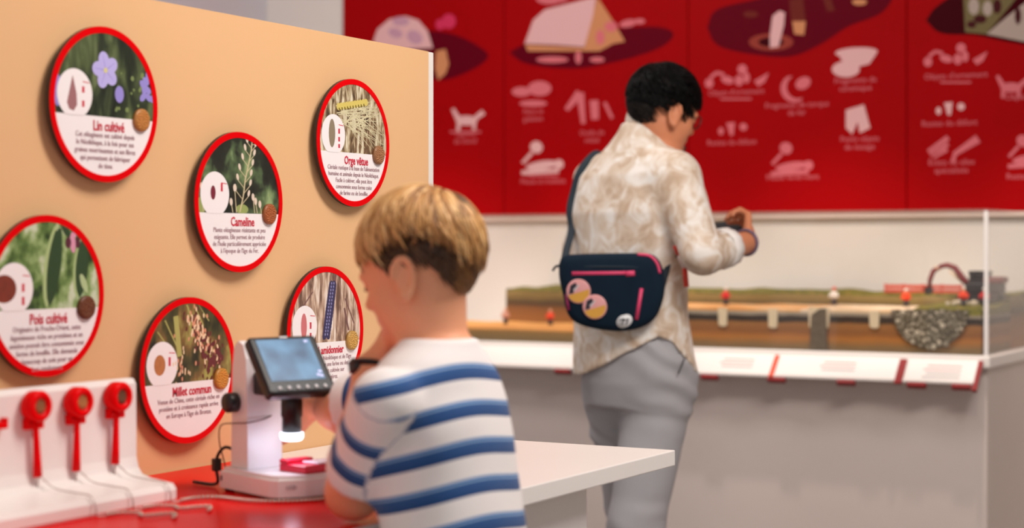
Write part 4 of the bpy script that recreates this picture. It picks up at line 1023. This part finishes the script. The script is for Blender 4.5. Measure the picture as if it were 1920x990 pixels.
def stripe(v):
    K_ = np.array(SK); z = v[:, 2]; I = lambda j: np.interp(z, K_[:, 0], K_[:, j])
    dt = (np.sqrt(((v[:, 1] - I(2)) / I(3)) ** 2 + ((v[:, 0] - I(1)) / I(4)) ** 2) - 1) * .09
    out = (v[:, 2] - .24 * (v[:, 0] + 1.2) + .004 * np.sin(v[:, 1] * 25) - .8615) / PER
    out = np.minimum(out, 4.75)
    for s0, A, L, t1, r0, r1 in SLV:
        t = (v - s0) @ A; da = np.linalg.norm(v - (s0 + np.clip(t, 0, L)[:, None] * A), axis=1) - (r0 + (r1 - r0) * np.clip(t / L, 0, 1))
        h = L * t1 - t
        sv = np.minimum((h - .028) / .056, 1.75)
        out = np.where((da + .014 < dt) & (t > -.01), sv, out)
    return out
def fold(p):
    n = mnoise.noise(p * 6 + Vector((3, 1, 7)))
    return .0035 * mnoise.noise(p * 11) + .0045 * math.sin(p.z * 55 + p.y * 30 + 9 * mnoise.noise(p * 7)) * max(0, n)
bsh = field_obj('t_shirt', fd, shirt_m, boy, fold, {'stripe': stripe})
tube('collar', [bneck + Vector((.0, 0, -.020)) + Vector((.047 * math.cos(t), .051 * math.sin(t), .006 * math.cos(t))) for t in np.linspace(0, 2 * PI, 29)], .0055, mat('collar_white', srgb(240, 232, 232), .85), bsh, 8)
# shorts, shoes
shorts = mat('shorts_navy', srgb(44, 52, 74), .85)
fd = Field((-1.34, 1.84, .36), (-1.06, 2.17, .74), .006)
fd.loft([(.60, -1.195, 2.0, .13, .098), (.70, -1.198, 2.0, .122, .09)], BR, BF, .02)
for s in (-1, 1): fd.cone((-1.195, 2.0 + s * .068, .63), (-1.19, 2.0 + s * .08, .41), .078, .066, .02)
field_obj('shorts', fd, shorts, boy)
shoe_m = mat('shoe_white', srgb(206, 204, 204), .6)
def shoe(name, an, fw, ln, m, parent):
    an = Vector(an); fw = Vector(fw).normalized(); lo = [an[i] - .34 for i in range(2)] + [0.002]; hi = [an[i] + .34 for i in range(2)] + [.16]
    f = Field(lo, hi, .006); b = Vector((an.x, an.y, 0))
    h = b - fw * ln * .2 + Vector((0, 0, .042)); t = b + fw * ln * .62 + Vector((0, 0, .034))
    f.cone(h, t, .04, .036, .01); f.cone(b + Vector((0, 0, .05)), b + fw * ln * .3 + Vector((0, 0, .04)), .048, .042, .02)
    f.cut(lambda P: .004 - P[..., 2]); return field_obj(name, f, m, parent)
for s in (-1, 1): shoe('shoe', (-1.17, 2.0 + s * .085, 0), (-1, 0, 0), .2, shoe_m, boy)
# hair
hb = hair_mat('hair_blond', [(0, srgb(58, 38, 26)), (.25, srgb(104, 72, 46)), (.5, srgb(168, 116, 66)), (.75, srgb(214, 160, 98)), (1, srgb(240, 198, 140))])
HLB = [.46, .34, .10, -.30, .0, -.16, -.60, -.78, -.80]
def boy_lim(s):
    return float(np.interp(s, [0, .7, 1.2, 1.7, 2.2, 2.6, PI], [.34, .28, .36, .46, .28, -.12, -.36]))
def boy_off(d, psi): return .012 + .034 * max(0, min(1, (d.z - boy_lim(abs(psi))) * 5))
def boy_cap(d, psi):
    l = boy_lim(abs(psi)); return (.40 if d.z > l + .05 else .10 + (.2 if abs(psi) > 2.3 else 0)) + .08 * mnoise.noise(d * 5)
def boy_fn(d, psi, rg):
    s = abs(psi); lim = boy_lim(s) + rg.gauss(0, .10)
    if d.z > lim:
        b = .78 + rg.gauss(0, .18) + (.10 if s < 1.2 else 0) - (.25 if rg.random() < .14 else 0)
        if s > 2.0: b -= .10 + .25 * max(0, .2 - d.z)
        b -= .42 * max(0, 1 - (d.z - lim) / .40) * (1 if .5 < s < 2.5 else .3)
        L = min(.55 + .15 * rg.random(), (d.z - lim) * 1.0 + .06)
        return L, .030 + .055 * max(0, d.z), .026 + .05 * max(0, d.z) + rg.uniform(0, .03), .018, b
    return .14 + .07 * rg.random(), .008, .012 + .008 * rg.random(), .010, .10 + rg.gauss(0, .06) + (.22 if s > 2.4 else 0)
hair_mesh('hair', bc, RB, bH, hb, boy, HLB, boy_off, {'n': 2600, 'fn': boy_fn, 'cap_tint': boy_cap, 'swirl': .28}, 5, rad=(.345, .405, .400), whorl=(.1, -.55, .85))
brow_m = mat('brow_brown', srgb(120, 84, 54), .7)
def HL(c, R, H, x, y, z): return Vector(c) + R @ (Vector((x, y, z)) * H)
for s in (-1, 1): tube('eyebrow', [HL(bc, RB, bH, s * .06, .352, .075), HL(bc, RB, bH, s * .12, .345, .092), HL(bc, RB, bH, s * .19, .30, .08)], [.0016, .0022, .0012], brow_m, boy, 6)
lash = mat('lash_dark', srgb(60, 40, 32), .6)
for s in (-1, 1): tube('eyelash', [HL(bc, RB, bH, s * .075, .36, -.028), HL(bc, RB, bH, s * .125, .378, -.034), HL(bc, RB, bH, s * .178, .352, -.026)], [.001, .0016, .001], lash, boy, 6)
# watch on the near wrist
wm = mat('watch_black', srgb(24, 22, 24), .4); wg = mat('watch_steel', srgb(150, 146, 142), .3, metal=.6)
ax = (blw - ble).normalized(); o1 = ax.orthogonal().normalized(); o2 = ax.cross(o1); wc = blw + ax * .004
wt = tube('wristwatch', [wc + (o1 * math.cos(t) + o2 * math.sin(t)) * .0235 for t in np.linspace(0, 2 * PI, 25)], .0095, wm, boy, 8, .45)
dl = cdir(-.8, -.55, .1).normalized(); tube('watch_face', [wc + dl * .021, wc + dl * .029], .0115, wm, wt, 16)

# ---------------- man
mR = cdir(.77, -.64).normalized(); mF = cdir(.64, .77).normalized()
mH = .226; mc_ = W(1247, 209, 4.85); RM = frame3(cdir(.90, .44), math.radians(17), math.radians(-3))
mneck = W(1222, 256, 4.86)
mrs = W(1264, 332, 4.76); mre = W(1317, 476, 4.65); mrw = W(1402, 454, 4.84)
mls = W(1121, 334, 4.96); mle = W(1092, 468, 5.10); mlw = W(1262, 452, 5.20)
def key(px, py, Z, a, b_): p = W(px, py, Z); return (p.z, p.x, p.y, a, b_)
lo = W(1195, 690, 4.86); X0 = lo.x; Y0 = lo.y
fd = Field((X0 - .45, Y0 - .45, 0), (X0 + .55, Y0 + .65, 1.80), .0055)
add_head(fd, mc_, RM, mH, mneck, .056)
fd.loft([key(1192, 740, 4.86, .14, .10), key(1183, 620, 4.86, .15, .10), key(1178, 500, 4.86, .16, .10), key(1182, 400, 4.86, .165, .10), key(1192, 320, 4.86, .15, .085), key(1206, 284, 4.86, .10, .07), key(1216, 262, 4.86, .06, .055)], mR, mF, .03)
fd.chain([mrs, mre], [.055, .045], .02); fd.cone(mre, mre.lerp(mrw, .4), .045, .043, .02); fd.cone(mre.lerp(mrw, .4), mrw, .043, .029, .02)
fd.chain([mls, mle], [.055, .045], .02); fd.cone(mle, mle.lerp(mlw, .4), .045, .042, .02); fd.cone(mle.lerp(mlw, .4), mlw, .042, .029, .02)
add_hand(fd, mrw, cdir(.10, .62, .62), cdir(-.9, .2, .05), .185, (.75, .95, 1.05, 1.1), -1, thumb=(.72, .55, .1), wr=.028)
add_hand(fd, mlw, cdir(.86, -.30, .30), cdir(.1, -.6, .5), .185, (.5, .6, .6, .6), 1, thumb=(.7, .6, .2), wr=.028)
mhip_r = W(1238, 725, 4.83); mk_r = W(1194, 985, 4.77); ma_r = W(1186, 985, 4.80); ma_r.z = .09
mhip_l = W(1154, 722, 4.93); mk_l = W(1190, 985, 5.03); ma_l = W(1190, 985, 5.06); ma_l.z = .09
for h_, k_, a_ in ((mhip_r, mk_r, ma_r), (mhip_l, mk_l, ma_l)):
    fd.chain([h_, k_, a_], [.08, .052, .038], .03); fd.cone(a_ - Vector((0, 0, .04)), a_ + mF * .15 - Vector((0, 0, .06)), .035, .028, .02)
man = field_obj('person', fd, skin_m)
tag(man, 'man in pale patterned shirt and grey trousers standing by the glass case', 'person')

mshirt = ramp_mat('shirt_print', [(.34, srgb(198, 172, 148)), (.46, srgb(216, 196, 176)), (.56, srgb(230, 218, 206)), (.66, srgb(242, 236, 230))], 20, 3.5, .85, (1, 1, .8), distort=1.1)
fd = Field((X0 - .42, Y0 - .42, .84), (X0 + .42, Y0 + .52, 1.66), .006)
fd.loft([key(1193, 735, 4.86, .184, .142), key(1191, 690, 4.86, .180, .138), key(1182, 600, 4.86, .170, .125), key(1177, 500, 4.86, .172, .120), key(1180, 400, 4.86, .182, .122), key(1190, 330, 4.86, .172, .108), key(1197, 300, 4.86, .132, .096), key(1204, 274, 4.86, .096, .084), key(1211, 250, 4.86, .076, .072), key(1214, 232, 4.86, .064, .064)], mR, mF, .03)
fd.ell(mrs, (.066, .066, .066), None, .05); fd.ell(mls, (.06, .06, .06), None, .05)
mcr = mre.lerp(mrw, .44); mcl = mle.lerp(mlw, .46)
fd.chain([mrs, mre], [.068, .055], .03); fd.cone(mre, mcr, .055, .050, .02)
fd.chain([mls, mle], [.060, .056], .03); fd.cone(mle, mcl, .056, .050, .02)
cr = np.array([CY, SY, 0])
def hem(Pn):
    u = Pn[..., 0] * CY + Pn[..., 1] * SY; Zc = -Pn[..., 0] * SY + Pn[..., 1] * CY
    px = 960 + F * u / 4.8
    py = np.interp(px, [1060, 1095, 1130, 1160, 1200, 1230, 1255, 1280, 1310], [712, 706, 686, 668, 646, 630, 640, 668, 706])
    zz = 1.25 - (py - HZ) * 4.76 / F
    zf = .90                                              # straight hem on the far side
    w_ = np.clip((Zc - 4.84) / .1, 0, 1); zz = zz * (1 - w_) + zf * w_
    return zz - Pn[..., 2]
fd.cut(hem)
nk = np.array(mneck); nd = np.array((Vector((0, 0, 1)) + mF * .35 + mR * .1).normalized())
def mfold(p): return .006 * mnoise.noise(p * 9) + .0035 * math.sin(p.z * 45 + 6 * mnoise.noise(p * 5)) * max(0, mnoise.noise(p * 4 + Vector((2, 5, 1))) + .2)
msh = field_obj('shirt', fd, mshirt, man, mfold)
# turned cuff
axm = (mrw - mre).normalized(); o1 = axm.orthogonal().normalized(); o2 = axm.cross(o1)
bm = bmesh.new(); rings = []
for t, r in ((-.028, .052), (-.026, .0565), (.012, .055), (.014, .050), (.0, .046)):
    rings.append([bm.verts.new(mcr + axm * (t + .012) + (o1 * math.cos(2 * PI * i / 28) + o2 * math.sin(2 * PI * i / 28)) * (r + .0015 * math.sin(i * 2.1))) for i in range(28)])
for p, q in zip(rings, rings[1:]):
    for i in range(28): bm.faces.new((p[i], p[(i + 1) % 28], q[(i + 1) % 28], q[i]))
bm_obj('cuff', bm, mat('cuff_white', srgb(240, 234, 230), .85, var=.04, scale=30), msh, True)
# collar
bm = bmesh.new(); rings = []
for r, z in ((.060, -.022), (.066, -.018), (.064, .012), (.059, .030), (.055, .026), (.053, -.01)):
    rings.append([bm.verts.new(Vector(W(1216, 240, 4.86)) + mR * math.cos(2 * PI * i / 32) * r + mF * math.sin(2 * PI * i / 32) * r * 1.02 + Vector((0, 0, z - .018 * math.sin(2 * PI * i / 32) - .006 * math.cos(2 * PI * i / 32)))) for i in range(32)])
for p, q in zip(rings, rings[1:]):
    for i in range(32): bm.faces.new((p[i], p[(i + 1) % 32], q[(i + 1) % 32], q[i]))
bm_obj('collar', bm, mshirt, msh, True)

trm = mat('trousers_grey', srgb(172, 171, 175), .85, var=.07, scale=10, bump=.15, bscale=350)
fd = Field((X0 - .42, Y0 - .42, .03), (X0 + .42, Y0 + .5, 1.06), .0065)
fd.loft([key(1195, 760, 4.86, .140, .115), key(1193, 715, 4.86, .152, .126), key(1191, 670, 4.86, .150, .122), key(1190, 625, 4.86, .150, .112), key(1187, 595, 4.86, .145, .108)], mR, mF, .03)
fd.ell(W(1230, 690, 4.79), (.078, .078, .095), None, .05)
fd.chain([mhip_r, mk_r, ma_r + Vector((0, 0, .0))], [.102, .074, .060], .035); fd.chain([mhip_l, mk_l, ma_l], [.098, .072, .060], .03)
def tfold(p): 
    k = mnoise.noise(p * 6)
    return .007 * k + .008 * math.sin(p.z * 70 + p.x * 50 + 6 * k) * max(0, .25 + mnoise.noise(p * 4 + Vector((1, 2, 9))))
tro = field_obj('trousers', fd, trm, man, tfold)
sp = mhip_r + mR * .085
tube('pocket_seam', spline([W(1283, 672, 4.72), W(1279, 684, 4.715), W(1272, 700, 4.71)], 4), .0022, mat('seam_dark', srgb(86, 86, 92), .9), tro, 6)
for a_ in (ma_r, ma_l): shoe('shoe', (a_.x, a_.y, 0), mF, .27, mat('shoe_dark', srgb(70, 62, 58), .6), man)
# hair, beard, glasses
hk = hair_mat('hair_black', [(0, srgb(6, 5, 6)), (.5, srgb(13, 12, 12)), (1, srgb(44, 38, 36))], .1)
HLM = [.36, .32, .14, -.42, .06, -.10, -.50, -.74, -.78]
def man_off(d, psi): return .025 + .055 * max(0, d.z + .15) 
def man_fn(d, psi, rg):
    up = max(0, d.z)
    return .22 + .2 * rg.random(), .025 + .05 * up, .028 + .06 * up + rg.uniform(0, .02) * (up > .2), .013, .3 + rg.gauss(0, .15) + (.5 if d.z < -.25 else 0)
hair_mesh('hair', mc_, RM, mH, hk, man, HLM, man_off, {'n': 1500, 'fn': man_fn, 'cap_tint': lambda d, p: .2 + (.5 if d.z < -.3 else 0), 'swirl': .2}, 8)
h_ = lambda x, y, z: HL(mc_, RM, mH, x, y, z)
fd = Field(tuple(mc_[i] - .16 for i in range(3)), tuple(mc_[i] + .16 for i in range(3)), .003); Rn = np.array(RM)
fd.ell(h_(0, .31, -.45), (.10 * mH, .10 * mH, .10 * mH), Rn, .01); fd.ell(h_(0, .36, -.36), (.09 * mH, .05 * mH, .06 * mH), Rn, .01)
for s in (-1, 1): fd.cone(h_(s * .09, .29, -.44), h_(s * .21, .08, -.42), .055 * mH, .03 * mH, .01)
field_obj('beard', fd, mat('beard_black', srgb(24, 20, 20), .8, bump=.5, bscale=300), man)
gm = mat('glasses_dark', srgb(40, 34, 34), .35)
gl = tube('glasses', [h_(-.26, .26, .0), h_(-.3, .1, .02), h_(-.34, -.03, .03)], .0016, gm, man, 6)
tube('temple_arm', [h_(.26, .30, .0), h_(.3, .1, .02), h_(.345, -.03, .03)], .0016, gm, gl, 6)
for s in (-1, 1):
    tube('glasses_rim', [h_(s * .145 + .10 * math.cos(t), .405 - .06 * abs(.1 * math.cos(t) + .14), -.015 + .085 * math.sin(t)) for t in np.linspace(0, 2 * PI, 21)], .0018, gm, gl, 6)
    lathe('glasses_lens', [(.094 * mH, 0), (.094 * mH, .0008)], glass, gl, 20, Matrix.Translation(h_(s * .145, .395, -.015)) @ (RM.to_4x4() @ Matrix.Rotation(-PI / 2, 4, 'X')))
# wristband
wc = mcr.lerp(mrw, .93); ba = axm
tube('wristband', [wc + (o1 * math.cos(t) + o2 * math.sin(t)) * .035 for t in np.linspace(0, 2 * PI, 29)], .0065, mat('band_violet', srgb(120, 104, 128), .4), man, 8, .7)

# phone
ph = empty('smartphone', W(1352, 436, 5.0)); tag(ph, 'dark smartphone held up in the hands of the standing man', 'phone')
pv = (mR * .97 + Vector((0, 0, .05))).normalized(); pu = (Vector((0, 0, .8)) + mF * .5).normalized(); pn_ = pv.cross(pu).normalized(); pu = pn_.cross(pv)
MP = Matrix((pv, pu, pn_)).transposed().to_4x4()
box('phone_body', (-.075, -.036, -.004), (.075, .036, .004), mat('phone_black', srgb(34, 32, 34), .3), ph, .003, 2, MP)
box('phone_screen', (-.071, -.033, .0042), (.071, .033, .0046), mat('phone_glass', srgb(34, 32, 36), .5, spec=.15), ph, 0, 2, MP)
box('camera_bump', (.045, .008, -.0062), (.068, .03, -.0041), mat('phone_lens', srgb(24, 22, 24), .2), ph, .001, 2, MP)

# ---------------- cross-body bag
bvh = BVHTree.FromPolygons([v.co.copy() for v in msh.data.vertices], [tuple(p.vertices) for p in msh.data.polygons])
bn = cdir(-.22, -.97).normalized(); bu = Vector((0, 0, 1)); br_ = bu.cross(bn).normalized()
BZ = 4.70; bo = W(1148, 548, BZ)
navy = mat('bag_navy', srgb(16, 34, 50), .8, spec=.15, var=.15, scale=25, bump=.2, bscale=400); pinkz = mat('zip_pink', srgb(226, 66, 112), .5); navyd = mat('strap_navy', srgb(28, 42, 54), .8)
MB_ = Matrix(((br_.x, bu.x, bn.x, bo.x), (br_.y, bu.y, bn.y, bo.y), (br_.z, bu.z, bn.z, bo.z), (0, 0, 0, 1)))
bag = empty('crossbody_bag', M=MB_); tag(bag, 'navy cross-body bag with pink zips and round badges on the back of the man', 'bag')
K = BZ / F
def bp2(px, py): return ((px - 1148) * K / .96, -(py - 548) * K)
outl = [(1050, 496), (1056, 482), (1075, 477), (1140, 475), (1205, 475), (1226, 481), (1238, 500), (1243, 530), (1240, 560), (1228, 592), (1208, 610), (1180, 619), (1150, 621), (1112, 616), (1082, 606), (1066, 588), (1058, 555), (1051, 522)]
pl = [(p.x, p.y) for p in spline([Vector((*bp2(*q), 0)) for q in outl] + [Vector((*bp2(*outl[0]), 0))], 3)[:-1]]
bm = bmesh.new(); cx, cy = bp2(1148, 548); rings = []
for s, z in ((.90, -.026), (.98, -.02), (1.0, -.004), (.985, .012), (.93, .022), (.80, .027), (.5, .030)):
    rings.append([bm.verts.new((cx + (x - cx) * s, cy + (y - cy) * s, z)) for x, y in pl])
for p, q in zip(rings, rings[1:]):
    for i in range(len(pl)): bm.faces.new((p[i], p[(i + 1) % len(pl)], q[(i + 1) % len(pl)], q[i]))
bm.faces.new(rings[0][::-1]); bm.faces.new(rings[-1])
bm_obj('bag_body', bm, navy, bag, True)
def bagbox(name, x0, y0, x1, y1, w, z, m, th=.004):
    a_, b_ = Vector((*bp2(x0, y0), z)), Vector((*bp2(x1, y1), z)); return tube(name, [a_, a_.lerp(b_, .5), b_], w, m, bag, 8, .6)
bagbox('zip', 1078, 513, 1188, 511, .0055, .0285, pinkz); bagbox('zip_pull', 1176, 513, 1192, 512, .0075, .0300, pinkz)
bagbox('zip', 1204, 540, 1195, 598, .0052, .0290, pinkz); bagbox('zip', 1067, 552, 1071, 582, .004, .0235, mat('zip_dark_pink', srgb(150, 30, 84), .5))
tube('piping', spline([Vector((*bp2(*q), .019)) for q in ((1196, 477), (1218, 480), (1231, 494), (1236, 512))], 4), .0042, pinkz, bag, 8)
tube('top_seam', spline([Vector((*bp2(*q), zz)) for q, zz in (((1062, 500), .021), (1120, 502) and ((1130, 500), .0285), ((1205, 502), .0255), ((1230, 515), .018))], 4), .0025, navyd, bag, 6)
bdm = [mat('badge_pink', srgb(226, 160, 160), .3), mat('badge_ochre', srgb(222, 164, 66), .3), mat('badge_dark', srgb(44, 40, 52), .3), mat('badge_pale', srgb(206, 196, 200), .3)]
for px, py, zz in ((1090, 546, .028), (1120, 575, .031)):
    x, y = bp2(px, py); bd_ = lathe('badge', [(.0335, 0), (.0335, .003), (.030, .0045)], bdm[0], bag, 28, Matrix.Translation((x, y, zz)))
    rr = .030
    flat('badge_print', [[(x + rr * math.cos(t), y + rr * math.sin(t)) for t in np.linspace(-2.75, .2, 16)]], zz + .0047, bdm[1], bd_)
    flat('badge_print', [[(x - .026, y - .008), (x - .022, y + .016), (x - .008, y + .024), (x - .002, y + .012), (x - .012, y + .002), (x - .014, y - .006)]], zz + .0049, bdm[2], bd_); flat('badge_print', [stroke(x - .012, y + .002, x + .002, y + .018, .003, .002)], zz + .0050, bdm[3], bd_)
x, y = bp2(1173, 601)
pt_ = lathe('patch', [(.023, 0), (.023, .002)], mat('patch_white', srgb(226, 226, 228), .4), bag, 28, Matrix.Translation((x, y, .027)) @ Matrix.Rotation(.5, 4, 'Z') @ Matrix.Diagonal((1, .75, 1, 1)))
pm = mat('patch_ink', srgb(26, 26, 34), .5)
for dx in (-.006, .006): flat('patch_mark', [stroke(x + dx - .008, y + .001, x + dx + .005, y + .006, .0018), stroke(x + dx + .005, y + .006, x + dx - .001, y - .009, .0018)][:1], .0292, pm, pt_); flat('patch_mark', [stroke(x + dx + .005, y + .006, x + dx - .001, y - .009, .0018)], .0293, pm, pt_)
Mi = MB_.inverted()
def on_shirt(p, off=.006):
    l, n, i, d = bvh.find_nearest(p); return l + n * off
left = [W(1056, 500, 4.73), W(1062, 470, 4.80)] + [on_shirt(W(px, py, Z)) for px, py, Z in ((1068, 430, 4.86), (1072, 395, 4.88), (1079, 360, 4.89), (1087, 325, 4.89), (1100, 296, 4.90), (1122, 280, 4.95), (1140, 290, 5.02), (1150, 330, 5.04), (1160, 420, 5.06))]
right = [W(1236, 545, 4.70), W(1246, 510, 4.72), W(1254, 484, 4.745)] + [on_shirt(W(px, py, Z)) for px, py, Z in ((1262, 460, 4.77), (1275, 440, 4.83))]
tube('strap', [Mi @ p for p in spline(left, 4)], .011, navyd, bag, 8, .35)
tube('strap', [Mi @ p for p in spline(right, 4)], .013, navyd, bag, 8, .35)
tube('strap_end', [Mi @ p for p in spline([W(1052, 498, 4.73), W(1042, 500, 4.74), W(1036, 508, 4.74)], 4)], .0035, navyd, bag, 6)
# red lanyard at the hip
lan = empty('lanyard', W(1280, 500, 4.72)); tag(lan, 'red and white lanyard hanging at the hip of the standing man under his elbow', 'lanyard')
lr = mat('lanyard_red', srgb(222, 62, 46), .6); lw = mat('lanyard_white', srgb(236, 210, 204), .6)
lq = [W(px, py, 4.695) - lan.location for px, py in ((1266, 460), (1274, 478), (1284, 502), (1287, 538))]
for i, m_ in enumerate((lr, lw, lr)): tube('ribbon', [lq[i], lq[i].lerp(lq[i + 1], .5), lq[i + 1]], .012, m_, lan, 8, .5)
